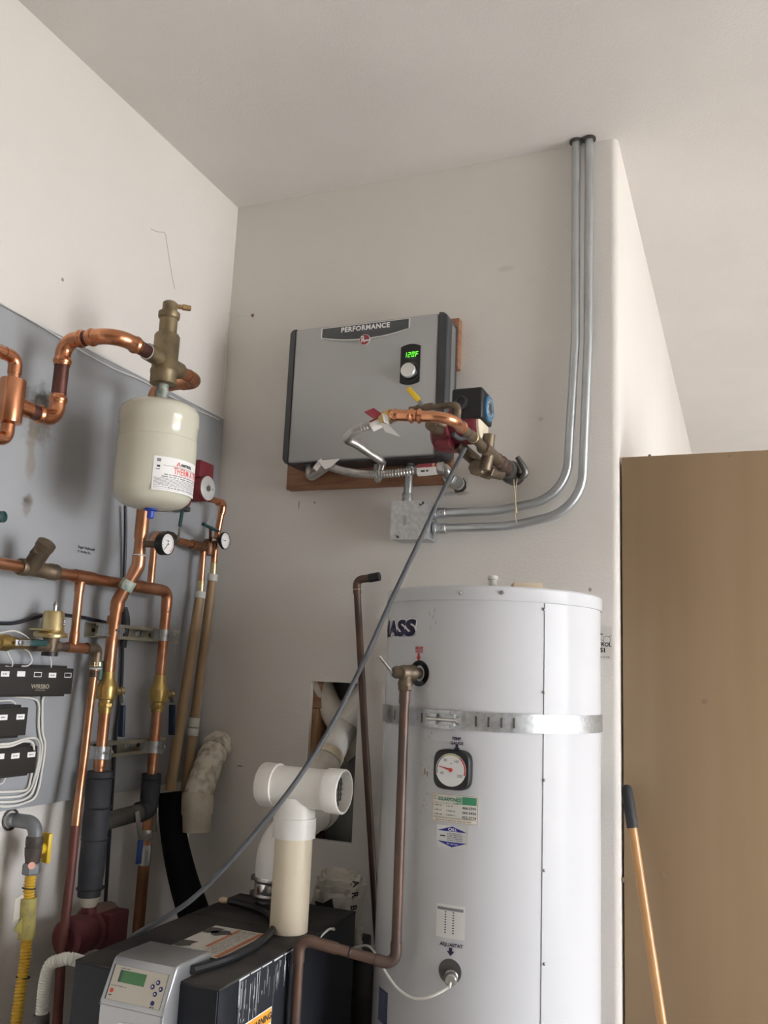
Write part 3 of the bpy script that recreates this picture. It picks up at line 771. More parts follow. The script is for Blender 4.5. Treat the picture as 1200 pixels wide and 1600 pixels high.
# performance plate
fp = plane_map((0, FY - .0005, 0), (1, 0, 0), (0, 0, 1))
b0 = (0.4482, -0.1355, 2.6998); b1 = (0.7566, -0.1355, 2.6878); b2 = (0.7577, -0.1355, 2.6601); b3 = (0.4507, -0.1355, 2.6598)
xl, xr = b0[0], b1[0]; zt = (b0[2] + b1[2]) / 2; zm = (b2[2] + b3[2]) / 2; xc = (xl + xr) / 2
low = [(xl + (xr - xl) * k / 16, zm - .020 * (1 - (2 * k / 16 - 1) ** 2)) for k in range(17)]
pl = [(xl, zt)] + low + [(xr, zt)]
plate = obj('name_plate', MB().prism(pl[::-1], (0, FY + .001, 0), (1, 0, 0), (0, 0, 1), (0, -1, 0), .0035), 'knob_silver', t)
ins = []
zc_ = (zt + zm - .01) / 2
for a, b in pl: ins.append((xc + (a - xc) * .975, zc_ + (b - zc_) * (.90 if b > zc_ else .89)))
f2 = plane_map((0, FY - .0028, 0), (1, 0, 0), (0, 0, 1))
decal('plate_field', [ins], f2, 0, mat('plate_grey', (.075, .08, .082), .4), plate)
tp_ = (0.6332, -0.1355, 2.6764)
decal('lettering', shift(glyphs('PERFORMANCE', .0225, .0009, 0, 'CENTER', 1.0, 1.12), ((0.6043, -0.1355, 2.6776))[0], ((0.6042, -0.1355, 2.6787))[2]), f2, .0004, 'white_print', plate)
rb = (0.6052, -0.1380, 2.6377)
badge = obj('round_badge', MB().lathe([(.0185, 0), (.0185, .004), (.0175, .005), (0, .005)], (rb[0], FY + .0005, rb[2]), (0, -1, 0), 32), 'knob_silver', t)
f3 = plane_map((rb[0], FY - .0046, rb[2]), (1, 0, 0), (0, 0, 1))
decal('badge_field', [disc(0, 0, .0165, 32)], f3, 0, 'tag_red', badge)
decal('lettering', shift(glyphs('R', .030, .0004, 0, 'CENTER', .8), -.006, .001) + shift(glyphs('heem', .013, .0003, 0, 'CENTER', .95), .0062, -.002), f3, .0004, 'white_print', badge)
# display and dial
dq = (0.7625, -0.1355, 2.5400); x0_, x1_ = ((0.7284, -0.1355, 2.5433))[0], ((0.7964, -0.1355, 2.5367))[0]; z1_, z0_ = ((0.7598, -0.1355, 2.6071))[2], ((0.7651, -0.1355, 2.4755))[2]
dw = x1_ - x0_; cxm = (x0_ + x1_) / 2
pan = []
bow = .008; nk = 10
pan = [(x0_ + .002 + (dw - .004) * k / nk, z0_ + bow * (2 * k / nk - 1) ** 2) for k in range(nk + 1)] + [(x1_ - .002 - (dw - .004) * k / nk, z1_ - bow * (2 * k / nk - 1) ** 2) for k in range(nk + 1)]
dpn = obj('display_panel', MB().prism(pan, (0, FY + .001, 0), (1, 0, 0), (0, 0, 1), (0, -1, 0), .004), 'black_plastic', t)
SEG = {'1': 'bc', '2': 'abged', '0': 'abcdef', 'F': 'afge'}
def seg7(ch, u, v, w, h, th, sh):
    S = {'a': (0, h - th, w, h), 'g': (0, h / 2 - th / 2, w, h / 2 + th / 2), 'd': (0, 0, w, th), 'b': (w - th, h / 2, w, h), 'c': (w - th, 0, w, h / 2), 'f': (0, h / 2, th, h), 'e': (0, 0, th, h / 2)}
    out = []
    for k in SEG[ch]:
        a, b, c, d = S[k]; g = th * .12
        out.append([(u + x + y * sh, v + y) for x, y in ((a + g, b + g), (c - g, b + g), (c - g, d - g), (a + g, d - g))])
    return out
f4 = plane_map((0, FY - .0034, 0), (1, 0, 0), (0, 0, 1))
dg = []; ub = ((0.7432, -0.1390, 2.5782))[0]; vb = ((0.7649, -0.1390, 2.5656))[2] - .0005
for k, ch in enumerate('120F'): dg += seg7(ch, ub + .0125 * k - .002, vb - .001, .0086, .0165, .0023, .10)
decal('digits', dg, f4, 0, 'led_green', dpn)
decal('print_lines', rect(ub + .008, vb - .006, ub + .036, vb - .005), f4, 0, 'ink_grey', dpn)
kq = (0.7627, -0.1390, 2.5159)
decal('dial_ring', ringpoly(0, 0, .0285, .0312, math.radians(-95), math.radians(160), 28), plane_map((kq[0] + .001, FY - .0034, kq[2]), (1, 0, 0), (0, 0, 1)), 0, 'plate_grey', dpn)
obj('dial_collar', MB().lathe([(.0270, 0), (.0270, .008), (.0255, .011), (.0235, .012)], (kq[0] + .001, FY - .003, kq[2]), (0, -1, 0), 32), 'black_plastic', t)
obj('dial_knob', MB().lathe([(.0235, .008), (.0235, .019), (.0215, .022), (0, .0232)], (kq[0] + .0005, FY - .003, kq[2]), (0, -1, 0), 32), 'knob_silver', t)
# timber backing
wd = thing('timber_frame', 'raw timber backing boards screwed to the wall behind the heater', 'timber', (.6, -.017, 2.183))
obj('bottom_board', MB().ext((.297, -.034, 2.184), (.871, -.001, 2.272), .002), 'wood_raw', wd)
obj('side_board', MB().ext((.838, -.0335, 2.554), (.884, -.001, 2.722), .002), 'wood_raw', wd)
obj('top_board', MB().ext((.36, -.034, 2.60), (.836, -.001, 2.69), .002), 'wood_raw', wd)

# corrugated connectors under the heater
def corrugated(P, r, amp=.0027, pitch=.0088):
    Q = resample(smooth_path(P, 14), pitch / 5)
    return MB().sweep(Q, r, 14, lambda s, L: r + amp * math.sin(s / pitch * 2 * PI))
HR = .0142
out_x = ((0.6530, -0.0900, 2.2344))[0]
h1 = thing('flex_connector', 'corrugated steel hose looping forward from the heater to bright copper', 'hose', (0.6537, -0.0900, 2.2199))
c_end = V((0.8666, -0.6200, 2.2060)); c_dir = (V((0.9069, -0.6200, 2.2229)) - c_end).normalized()
obj('hose', corrugated([(0.6697, -0.1000, 2.2434), (0.6946, -0.1900, 2.2284), (0.7131, -0.3200, 2.2183), (0.7308, -0.4400, 2.2086), (0.7475, -0.5300, 2.1963), (0.7840, -0.5900, 2.1932), (0.8231, -0.6150, 2.1988), c_end], .0100, .0019, .0078), 'steel', h1)
obj('nut', MB().lathe([(.017, 0), (.017, .028), (.014, .030)], (out_x, -.09, 2.208), (0, 0, 1), 8), 'steel', h1)
obj('elbow', MB().sweep(smooth_path([(out_x, -.09, 2.21), (out_x + .001, -.095, 2.192), (0.6719, -0.1050, 2.2401)], 6), .0115, 14), 'steel', h1)
obj('collar', MB().lathe([(.0120, -.006), (.0135, 0), (.0135, .026), (.0125, .030), (.0170, .031), (.0170, .047), (.013, .050)], c_end, c_dir, 16), 'steel', h1)
def tag_strip(parent, name, quad, m, th=.0006):
    vs = [V(q) for q in quad]; n = (vs[1] - vs[0]).cross(vs[3] - vs[0]).normalized()
    return obj(name, MB().hexa(vs + [v + n * th for v in vs]), m, parent, 0)
tg1 = obj('red_band', MB().lathe([(.0140, -.012), (.0140, .015)], c_end, c_dir, 18), 'tag_red', h1)
obj('white_band', MB().lathe([(.0142, -.0125), (.0142, .0145)], c_end + V(0, 0, -.0012), c_dir, 18), 'paper', h1)
rt = obj('red_flag', MB().hexa([(0.8410, -0.6400, 2.2317), (0.8660, -0.6400, 2.2135), (0.8912, -0.6400, 2.2214), (0.8664, -0.6400, 2.2397), (0.8432, -0.6450, 2.2310), (0.8681, -0.6450, 2.2128), (0.8933, -0.6450, 2.2208), (0.8686, -0.6450, 2.2390)]), 'tag_red', h1)
wt = obj('paper_tag', MB().hexa([(0.8875, -0.6450, 2.1991), (0.9021, -0.6450, 2.1755), (0.9409, -0.6400, 2.1615), (0.9101, -0.6500, 2.1929), (0.8887, -0.6480, 2.1988), (0.9033, -0.6480, 2.1752), (0.9420, -0.6430, 2.1612), (0.9113, -0.6530, 2.1926)]), 'paper', h1)
obj('paper_tag', MB().hexa([(0.8915, -0.6450, 2.2232), (0.8976, -0.6450, 2.2000), (0.9110, -0.6400, 2.1940), (0.9091, -0.6500, 2.2139), (0.8927, -0.6480, 2.2229), (0.8988, -0.6480, 2.1997), (0.9122, -0.6430, 2.1937), (0.9103, -0.6530, 2.2136)]), 'paper', h1)

h2 = thing('flex_connector', 'corrugated steel hose slung along the bottom of the heater', 'hose', (0.6841, -0.1200, 2.2014))
e_l = V((0.4523, -0.1000, 2.2420)); e_r = V((0.8002, -0.1400, 2.2053))
obj('hose', corrugated([(0.4847, -0.1100, 2.2380), (0.5446, -0.1300, 2.2159), (0.6133, -0.1450, 2.1990), (0.6883, -0.1500, 2.1924), (0.7549, -0.1500, 2.1952), (0.8062, -0.1450, 2.2019)], .0112, .0022, .0090), 'steel', h2)
x_in = ((0.4111, -0.0900, 2.2316))
obj('elbow', MB().sweep(fillet([(x_in[0], -.09, 2.25), (x_in[0], -.09, 2.205), (0.4847, -0.1100, 2.2380)], .012)[0], .0145, 14), 'steel', h2)
obj('stub', MB().sweep([(0.4006, -0.0900, 2.2151), (0.4298, -0.0900, 2.2285)], .0135, 16), mat('brass_dull', (.45, .33, .22), .4, .8), h2)
hexnut(h2, (0.4437, -0.1000, 2.2319), V((0.4847, -0.1100, 2.2380)) - V((0.4115, -0.0900, 2.2252)), .0185, .02, 'steel')
obj('paper_tag', MB().hexa([(0.4626, -0.1400, 2.2487), (0.4914, -0.1400, 2.2182), (0.5154, -0.1400, 2.2273), (0.5406, -0.1400, 2.2508), (0.4640, -0.1430, 2.2487), (0.4928, -0.1430, 2.2183), (0.5168, -0.1430, 2.2274), (0.5420, -0.1430, 2.2508)]), 'paper', h2)
obj('paper_tag', MB().hexa([(0.4429, -0.1300, 2.2291), (0.4574, -0.1300, 2.2159), (0.4829, -0.1350, 2.2447), (0.4681, -0.1300, 2.2612), (0.4444, -0.1330, 2.2292), (0.4589, -0.1330, 2.2160), (0.4843, -0.1380, 2.2447), (0.4696, -0.1330, 2.2613)]), 'paper', h2)
sdir = (V((0.8755, -0.1350, 2.2067)) - V((0.8021, -0.1450, 2.2020))).normalized(); s0 = V((0.8042, -0.1450, 2.2019))
bl = (V((0.8639, -0.1370, 2.2107)) - s0).length
obj('red_band', MB().lathe([(.0165, 0), (.017, bl * .5), (.0155, bl)], s0, sdir, 18), 'tag_red', h2)
obj('white_band', MB().lathe([(.0162, .001), (.0167, bl * .5), (.0153, bl - .001)], s0 + V(-.001, -.0012, -.004), sdir, 18), 'paper', h2)
obj('lettering_band', MB().box(s0 + sdir * bl * .85 + V(0, -.0135, .006), (.007, .005, .014), None, .001), 'tag_pink', h2)
decal('print_lines', textlines(-.012, -.004, .012, .004, 1, .6, .05, rr), plane_map(s0 + sdir * bl * .45 + V(0, -.0182, -.010), sdir, (0, -.2, 1)), .0006, 'ink', h2)
e2 = s0 + sdir * bl
wpt = V((0.8899, 0.0000, 2.1845))
el = V(wpt.x, -.115, wpt.z)
obj('nut', MB().lathe([(.0165, -.002), (.019, .001), (.019, .018), (.015, .020)], e2, sdir, 8), 'steel', h2)
obj('elbow', MB().sweep(smooth_path([e2 + sdir * .015, (0.8880, -0.1300, 2.2014), (0.8895, -0.1150, 2.1891), el + V(0, .03, 0)], 6), .0145, 14), 'steel', h2)
sp_ = thing('wall_stub', 'short grey iron nipple coming out of a rough wall hole', 'pipe fitting', wpt)
obj('nipple', MB().sweep([(wpt.x, .03, wpt.z), (wpt.x, -.088, wpt.z)], .0185, 20), mat('iron_grey', (.36, .37, .36), .4, .8, (.28, .29, .28), 25), sp_)
ring(sp_, (wpt.x, -.018, wpt.z), (0, 1, 0), .0185, .0022, 'trim_white', 'thread_ring')
hexnut(sp_, (wpt.x, -.098, wpt.z), (0, 1, 0), .021, .022, 'galvanised')
obj('rough_hole', MB().prism([(-.018, -.016), (-.012, -.027), (.004, -.025), (.014, -.022), (.022, -.012), (.021, .006), (.012, .020), (-.012, .018)], (wpt.x, .0003, wpt.z), (1, 0, 0), (0, 0, 1), (0, -1, 0), .0008), 'dark_iron', sp_)

# supply line straight out of the wall, ball valve and tee
wv = V((1.0659, 0.0000, 2.2031)); X0, Z0 = wv.x, wv.z
def on_line(d): return V(X0, -d, Z0)
s = thing('supply_line', 'tarnished bronze and copper supply line projecting straight out of the wall', 'pipe', wv)
obj('wall_flange', MB().lathe([(.030, 0), (.030, .004), (.022, .008)], (X0, 0, Z0), (0, -1, 0), 20), 'dark_iron', s)
obj('valve_body', MB().lathe([(.022, .004), (.023, .01), (.023, .018), (.030, .026), (.034, .040), (.034, .060), (.030, .076), (.024, .082), (.026, .084), (.026, .104), (.020, .108)], (X0, 0, Z0), (0, -1, 0), 20), 'dark_iron', s)
lvr = V((1.0937, -0.0600, 2.2312))
obj('valve_lever', MB().sweep(smooth_path([(X0 + .025, -.05, Z0 - .006), (1.1057, -0.0750, 2.1824), (1.1162, -0.0800, 2.1943), (1.1095, -0.0850, 2.2127), (1.0931, -0.0900, 2.2394)], 5), [.007 + .003 * math.sin(PI * min(1, i / 20)) for i in range(21)], 8), mat('lever_iron', (.16, .16, .15), .4, .7), s)
obj('union', MB().lathe([(.0185, .106), (.0165, .130), (.0165, .148), (.022, .151), (.022, .172), (.0165, .176), (.0165, .215)], (X0, 0, Z0), (0, -1, 0), 18), 'copper_brown', s)
obj('tee', MB().sweep([on_line(.21), on_line(.36)], .0168, 18).sweep([on_line(.31), on_line(.31) + V(0.004, 0, .046)], .0158, 16).sweep([on_line(.30), on_line(.30) + V(-.01, 0, -.05)], .0165, 16), 'bronze', s)
ring(s, on_line(.215), (0, 1, 0), .0165, .0028, 'copper_brown', 'tee_rim'); ring(s, on_line(.355), (0, 1, 0), .0165, .0028, 'copper_brown', 'tee_rim')
EL = on_line(.635)
ce = V((0.9104, -0.6200, 2.2210)); ce = V(ce.x, -.635, ce.z)
obj('pipe', MB().sweep([on_line(.35), on_line(.60)], .0118, 16), 'bronze', s)
sleeve(s, on_line(.45), on_line(.50), .0138, 'bronze'); ring(s, on_line(.452), (0, 1, 0), .0138, .0016, 'brass_pale', 'solder_ring')
P, spn = fillet([on_line(.54), EL, ce], .085, 10)
Q = resample(P, .003)
def cbead(s_, L):
    r = .0142
    for c_, w_ in ((.012, .006), (.155, .006), (.175, .006), (L - .012, .006), (L - .055, .005), (L - .075, .005)):
        d_ = abs(s_ - c_)
        if d_ < w_: r += .0025 * math.cos(d_ / w_ * PI / 2)
    return r
obj('elbow', MB().sweep(Q, .0142, 18, cbead), 'copper_bright', s)
obj('brass_adapter', MB().lathe([(.0140, -.004), (.0158, 0), (.0158, .012), (.0182, .014), (.0182, .026), (.0140, .030)], ce, (c_end - ce), 12), 'brass', s)

# circulator with a dial head beside the heater
pp = on_line(.33) + V(-.055, 0, .085)
pc = V((0.9971, -0.3300, 2.2830))
p = thing('circulator_pump', 'red circulator pump with a black control box and blue dial by the heater', 'pump', pc)
cA = V((1.0310, -0.3300, 2.3097))
bx0 = V((0.9773, -0.3300, 2.2698)); 
obj('motor', MB().lathe([(.050, -.035), (.053, -.03), (.053, .040), (.046, .05), (0, .052)], pc + V(.0, .02, -.004), (1, 0, 0), 32), 'pump_red', p)
obj('motor_rim', MB().lathe([(.0475, .040), (.0475, .054), (.040, .058), (0, .058)], pc + V(.0, .02, -.004), (1, 0, 0), 32), 'pvc_tan', p)
obj('volute', MB().lathe([(.030, -.030), (.046, -.02), (.050, .0), (.046, .022), (.028, .03)], pc + V(-.055, .01, -.028), (1, 0, 0), 28), 'pump_red', p)
obj('flange', MB().box(pc + V(-.045, .01, -.062), (.042, .10, .020), None, .006), 'pump_red', p)
bxc = V((1.0220, -0.3000, 2.3174))
box = obj('control_box', MB().box((bxc.x - .002, -.315, bxc.z + .008), (.088, .105, .088), None, .008, 3), 'black_plastic', p)
obj('box_screw_boss', MB().lathe([(.020, 0), (.020, .006), (.014, .009), (.012, .005), (0, .005)], (bxc.x - .018, -.367, bxc.z + .010), (0, -1, 0), 20), 'black_rubber', box)
dc = V(bxc.x + .0425, -.315, bxc.z + .004)
obj('dial_ring', MB().lathe([(.036, 0), (.036, .006), (.031, .010), (.028, .006)], dc, (1, 0, 0), 10), 'dial_blue', box)
obj('dial', MB().lathe([(.029, 0), (.029, .007), (.012, .008), (.011, .013), (0, .013)], dc, (1, 0, 0), 24), mat('dial_grey', (.10, .11, .11), .5), box)
decal('print_lines', [q for k in range(10) for q in ringpoly(0, 0, .020, .026, k * .62, k * .62 + .18, 2)], plane_map(dc + V(.0085, 0, 0), (0, 1, 0), (0, 0, 1)), 0, 'plastic_pale', box)
obj('lead', MB().sweep(smooth_path([(bxc.x + .02, -.32, bxc.z - .03), (bxc.x + .018, -.33, bxc.z - .062), (bxc.x - .02, -.345, bxc.z - .085), pc + V(-.01, -.045, -.045)], 8), .0065, 10), 'cable_grey', p)
obj('inlet', MB().sweep([pc + V(-.055, .01, -.03), pc + V(-.055, -.10, -.03)], .0165, 16), 'bronze', p)
obj('outlet', MB().sweep([pc + V(-.02, .02, -.055), on_line(.20) + V(-.03, 0, -.03), on_line(.12) + V(-.015, 0, -.02)], .0175, 16), 'bronze', p)
hexnut(p, on_line(.205) + V(-.03, 0, -.028), (0.1, 1, 0.1), .026, .03, 'bronze', 'union_nut', 8)
hexnut(p, on_line(.27) + V(-.04, 0, -.035), (0.1, 1, 0.1), .024, .022, 'bronze', 'union_nut', 8)
# bypass with yellow handled valve
bp = thing('bypass_valve', 'small ball valve with a bent yellow handle on a thin bronze bypass', 'valve', (0.9168, -0.4500, 2.2931))
y0_ = V((0.8878, -0.4500, 2.2918)); y1_ = V((1.0232, -0.4500, 2.2954)); y2_ = V(y1_.x, -.45, ((1.0268, -0.4500, 2.2329))[2])
pipe_run(bp, [y0_, y1_, y2_], .0078, .014, 'bronze', 'bronze', .012, 1.14, 0)
sleeve(bp, (y0_.x + .02, -.45, y0_.z + .0015), (y0_.x + .065, -.45, y0_.z + .0045), .0098, 'bronze', 'valve_body')
obj('valve_stem', MB().sweep([(y0_.x + .045, -.45, y0_.z + .01), (0.9238, -0.4550, 2.2999)], .005, 10), 'steel', bp)
hb = V((0.9198, -0.4650, 2.3095)); ha = V((0.9276, -0.4550, 2.2943)); hc = V((0.8916, -0.4800, 2.3423))
def bar(parent, name, a, b, w, th, m, hint):
    a, b = V(a), V(b); x, y, z = basis(b - a, hint)
    return obj(name, MB().box((a + b) / 2, (w, th, (b - a).length), (x, y, z), min(w, th) * .3), m, parent)
bar(bp, 'lever_arm', ha, hb + (hb - ha) * .1, .012, .004, mat('lever_grey', (.30, .30, .28), .4, .6), (0, -1, 0))
bar(bp, 'lever_grip', hb, hc, .014, .0055, 'yellow_paint', (0, -1, 0))
obj('drop_leg', MB().sweep([(0.9957, -0.5000, 2.2482), (1.0016, -0.5000, 2.2274)], .011, 14).sweep([(0.9911, -0.5200, 2.2292), (1.0034, -0.5000, 2.2256)], .0095, 14), 'bronze', bp)
# twine tied to the valve
tw0 = V((1.0829, -0.0600, 2.1810)); tw1 = V((1.0848, -0.0600, 2.0652))
tw = thing('twine', 'loop of tan twine hanging from the black valve lever', 'twine', tw1)
obj('strand', MB().sweep(smooth_path([(1.0766, -0.0750, 2.2031), (1.0799, -0.0700, 2.1634), (1.0835, -0.0660, 2.1178), (1.0858, -0.0660, 2.0890)], 5), .0018, 6), 'twine', tw)
obj('strand', MB().sweep(smooth_path([(1.0882, -0.0660, 2.1794), (1.0848, -0.0660, 2.1525), (1.0815, -0.0660, 2.1179), (1.0878, -0.0660, 2.0870)], 5), .0018, 6), 'twine', tw)
obj('knot', MB().lathe([(0, 0), (.004, .003), (.0045, .012), (.003, .018), (0, .02)], V((1.0861, -0.0660, 2.0737)), (0, 0, 1), 8), 'twine', tw)
obj('tail', MB().sweep(smooth_path([(1.0860, -0.0660, 2.0813), (1.0843, -0.0660, 2.0642), (1.0870, -0.0600, 2.0480)], 4), .0016, 6), 'twine', tw)

# junction box and conduits
jx0, jx1, jz0, jz1, jy = .700, .822, 2.000, 2.120, -.088
j = thing('junction_box', 'square galvanised electrical junction box below the heater', 'junction box', ((jx0 + jx1) / 2, -.04, jz0))
obj('body', MB().ext((jx0 + .002, -.001, jz0 + .002), (jx1 - .002, jy + .004, jz1 - .002), .002), 'galvanised', j)
obj('cover', MB().prism(rrect(jx0, jz0, jx1, jz1, .008), (0, jy + .004, 0), (1, 0, 0), (0, 0, 1), (0, -1, 0), .004), 'galvanised', j, 30)
for ux, uz, s in ((jx1 - .022, jz1 - .010, -1), (jx0 + .022, jz0 + .010, 1)):
    obj('slot', MB().prism(rrect(-.010, -.004, .008, .004, .0035), (ux, jy, uz), V(1, 0, -.5 * s).normalized(), V(.5 * s, 0, 1).normalized(), (0, -1, 0), .0006), 'dark_iron', j)
    obj('screw', MB().lathe([(.0042, 0), (.0042, .002), (0, .004)], (ux - .004, jy - .0003, uz + .002), (0, -1, 0), 10), 'steel', j)
km = plane_map(((jx0 + jx1) / 2 - .008, jy - .0002, (jz0 + jz1) / 2), (1, 0, 0), (0, 0, 1))
decal('stamped_mark', rect(-.012, -.016, -.002, .014), km, .0003, mat('stamp_dark', (.36, .37, .38), .5, .8), j)
decal('stamped_mark', ringpoly(.005, .001, .0105, .0118, -2.0, 2.2, 20), km, .0003, mat('stamp_dark', (.36, .37, .38), .5, .8), j)
obj('ground_screw', MB().lathe([(.005, 0), (.005, .006), (0, .007)], (jx1 + .001, -.05, jz0 + .012), (1, 0, 0), 8), 'steel', j)
rad = .0135
def conduit(label, pts, bend, start):
    c = thing('conduit', label, 'conduit', (pts[-1][0], pts[-1][1], pts[0][2]), 'steel conduits to the ceiling')
    P, _ = fillet(pts, bend, 16)
    obj('tube', MB().sweep(P, rad, 18), 'conduit_steel', c)
    a = V(pts[0]); d = (V(pts[1]) - a).normalized()
    obj('connector', MB().lathe([(.0175, -.010), (.0175, -.004), (.0160, -.003), (.0160, .026), (.0148, .027)], a, d, 18), 'galvanised', c)
    obj('lock_nut', MB().lathe([(.021, -.012), (.021, -.008)], a, d, 10), 'galvanised', c)
    sx_, sy_, sz_ = basis(d)
    obj('set_screw', MB().lathe([(.005, 0), (.005, .004), (0, .005)], a + d * .012 + V(0, -.0158, 0), (0, -1, 0), 8), 'steel', c)
    return c
x1c = 1.250; x2c = 1.290
c = conduit('inner steel conduit curving up the wall to the ceiling, left of the pair', [(.836, -.040, 2.088), (1.02, -.040, 2.0895), (1.228, -.040, 2.125), (1.252, -.034, 2.6), (1.251, -.030, 3.06), (1.2505, -.024, 3.16), (1.2505, -.024, CEIL)], [.4, .17, .4, .3, .3], 0)
obj('ceiling_collar', MB().lathe([(.021, 0), (.021, .006), (.015, .007)], (1.2505, -.024, CEIL - .007), (0, 0, 1), 18), 'dark_iron', c)
c = conduit('outer steel conduit curving up to the ceiling beside the wall corner', [(.838, -.040, 2.040), (1.06, -.040, 2.0415), (1.272, -.040, 2.085), (1.290, -.034, 2.6), (1.2915, -.030, 3.06), (1.2905, -.024, 3.16), (1.2905, -.024, CEIL)], [.4, .17, .4, .3, .3], 0)
obj('ceiling_collar', MB().lathe([(.021, 0), (.021, .006), (.015, .007)], (1.2905, -.024, CEIL - .007), (0, 0, 1), 18), 'dark_iron', c)
nx = ((0.7389, -0.0500, 2.1738))[0]
c = thing('conduit_nipple', 'short steel conduit joining the heater to the junction box', 'conduit', (nx, -.05, 2.12))
obj('tube', MB().sweep([(nx, -.055, 2.118), (nx + .004, -.055, 2.25)], .0135, 18), 'conduit_steel', c)
obj('connector', MB().lathe([(.0165, 0), (.0165, .028), (.0150, .030)], (nx, -.055, 2.121), (0, 0, 1), 18), 'galvanised', c)
obj('set_screw', MB().lathe([(.004, 0), (.004, .004), (0, .005)], (nx - .006, -.071, 2.137), (-.2, -1, 0), 8), 'steel', c)
obj('lock_nut', MB().lathe([(.021, 0), (.021, .006)], (nx + .003, -.055, 2.234), (0, 0, 1), 8), 'dark_iron', c)


# ------------------------------------------------------------------ grey mounting board on the left wall
bd = thing('mounting_board', 'large grey painted board on the left wall carrying the copper pipes', 'board', (.01, -.9, 1.23))
obj('board', MB().ext((.0005, -1.75, 1.229), (.018, -.012, 2.452), .0015), 'board_grey', bd)
obj('edge_trim', MB().ext((.0005, -1.75, 2.4522), (.020, -.012, 2.460), .001), 'trim_white', bd)
bm_ = (0.0185, -0.6728, 1.8984)
f = plane_map((.0186, bm_[1], bm_[2]), (0, 1, 0), (0, 0, 1))
decal('lettering', shift(glyphs('Sugar Hollowell', .0105, .0003, 0, 'LEFT'), .002, .004), f, 0, 'ink', bd)
decal('lettering', shift(glyphs('Pt. Ent-Bar Pm', .0085, .0002, 0, 'LEFT'), .002, -.008), f, 0, 'ink', bd)

# ------------------------------------------------------------------ expansion tank and air separator
EX, EY, ER = .300, -.735, .1015
et = thing('expansion_tank', 'cream steel expansion tank hanging under the brass air separator', 'expansion tank', (EX, EY, 1.985))
z1 = 2.262; z0 = 1.986
obj('shell', MB().lathe([(0, z0), (.050, z0 + .002), (.078, z0 + .010), (.0925, z0 + .023), (.0995, z0 + .040), (ER, z0 + .056), (ER, z1 - .098), (ER - .0018, z1 - .0965), (ER - .0018, z1 - .059), (ER + .0010, z1 - .055), (ER + .0010, z1 - .026), (ER - .004, z1 - .013), (ER - .016, z1 - .003), (ER - .04, z1 - .001), (.03, z1), (0, z1)], (EX, EY, 0), (0, 0, 1), 64), 'tank_cream', et)
obj('air_valve', MB().lathe([(.017, -.002), (.017, .004), (.009, .006), (.009, .022), (.007, .025), (0, .025)], (EX - .004, EY + .004, z0 + .001), (0, 0, -1), 16), 'cap_blue', et)
q = (0.3937, -0.7741, 2.0608); f = drum_map(EX, EY, ER, (q[0], q[1], q[2]))
lab = obj('label_sheet', MB(), None, et) if False else None
ls = []
mbl = MB(); vs = []; fs = []; n = 16; U0, U1, V0, V1 = -.058, .085, -.043, .043
for i in range(n + 1):
    u = U0 + (U1 - U0) * i / n
    vs += [f(u, V0, .0003), f(u, V1, .0003), f(u, V1, .0010), f(u, V0, .0010)]
for i in range(n):
    for k in range(4): fs.append((i * 4 + k, i * 4 + (k + 1) % 4, i * 4 + 4 + (k + 1) % 4, i * 4 + 4 + k))
sheet = obj('label_sheet', mbl.add(vs, fs), 'paper', et)
decal('lettering', shift(glyphs('THERM-X-TROL', .024, .0003, 0, 'LEFT', .60, 1.06), -.006, .010), f, .0016, mat('ink_coral', (.72, .10, .08), .5), sheet)
decal('lettering', shift(glyphs('AMTROL', .0095, .0005, 0, 'LEFT', 1.05), .013, .0285), f, .0016, 'ink', sheet)
decal('logo', [[(.000, .024), (.004, .024), (.007, .034), (.005, .034)], [(.006, .034), (.008, .034), (.012, .024), (.009, .024)]], f, .0016, 'ink_coral', sheet)
decal('print_lines', rect(-.034, .0205, .084, .0213), f, .0014, 'ink', sheet)
rq = random.Random(21)
decal('print_lines', rect(-.050, .029, -.040, .037) , f, .0014, 'ink_grey', sheet)
decal('print_lines', rect(-.049, .015, -.041, .020) + textlines(-.051, .008, -.040, .012, 1, .4, .1, rq), f, .0014, 'ink', sheet)
decal('print_lines', textlines(-.030, -.004, .083, .001, 1, .5, .02, rq) + textlines(-.036, -.010, .083, -.004, 1, .4, .02, rq), f, .0014, 'ink_grey', sheet)
decal('print_lines', textlines(-.054, -.031, .083, -.010, 7, .42, .1, rq), f, .0014, 'ink_grey', sheet)
decal('print_lines', rect(-.054, -.0345, -.02, -.0335) + textlines(-.018, -.0365, .083, -.032, 1, .6, .02, rq) + rect(-.054, -.0385, .083, -.0380), f, .0014, 'ink_grey', sheet)

ARM = 2.383                                    # height of the pipe into the separator
sep = thing('air_separator', 'tall bronze air separator with a vent nozzle on top', 'air separator', (EX, EY, 2.30))
obj('body', MB().lathe([(.021, 2.318), (.0345, 2.320), (.0345, 2.345), (.036, 2.350), (.036, 2.358), (.0335, 2.362), (.0335, 2.452), (.030, 2.458), (.0255, 2.459)], (EX, EY, 0), (0, 0, 1), 32), 'bronze_olive', sep)
obj('port', MB().sweep([(EX, EY - .075, ARM), (EX, EY - .02, ARM)], .0225, 20), 'bronze_olive', sep)
obj('port', MB().sweep([(EX, EY + .02, ARM - .004), (EX, EY + .066, ARM - .004)], .0225, 20), 'bronze_olive', sep)
obj('vent_body', MB().lathe([(.0235, 2.459), (.0235, 2.500), (.027, 2.503), (.0285, 2.507), (.0285, 2.519), (.022, 2.521), (.0195, 2.530), (.0195, 2.546), (.015, 2.550), (0, 2.551)], (EX, EY, 0), (0, 0, 1), 28), 'bronze_olive', sep)
nz = V(EX + .004, EY + .004, 2.541)
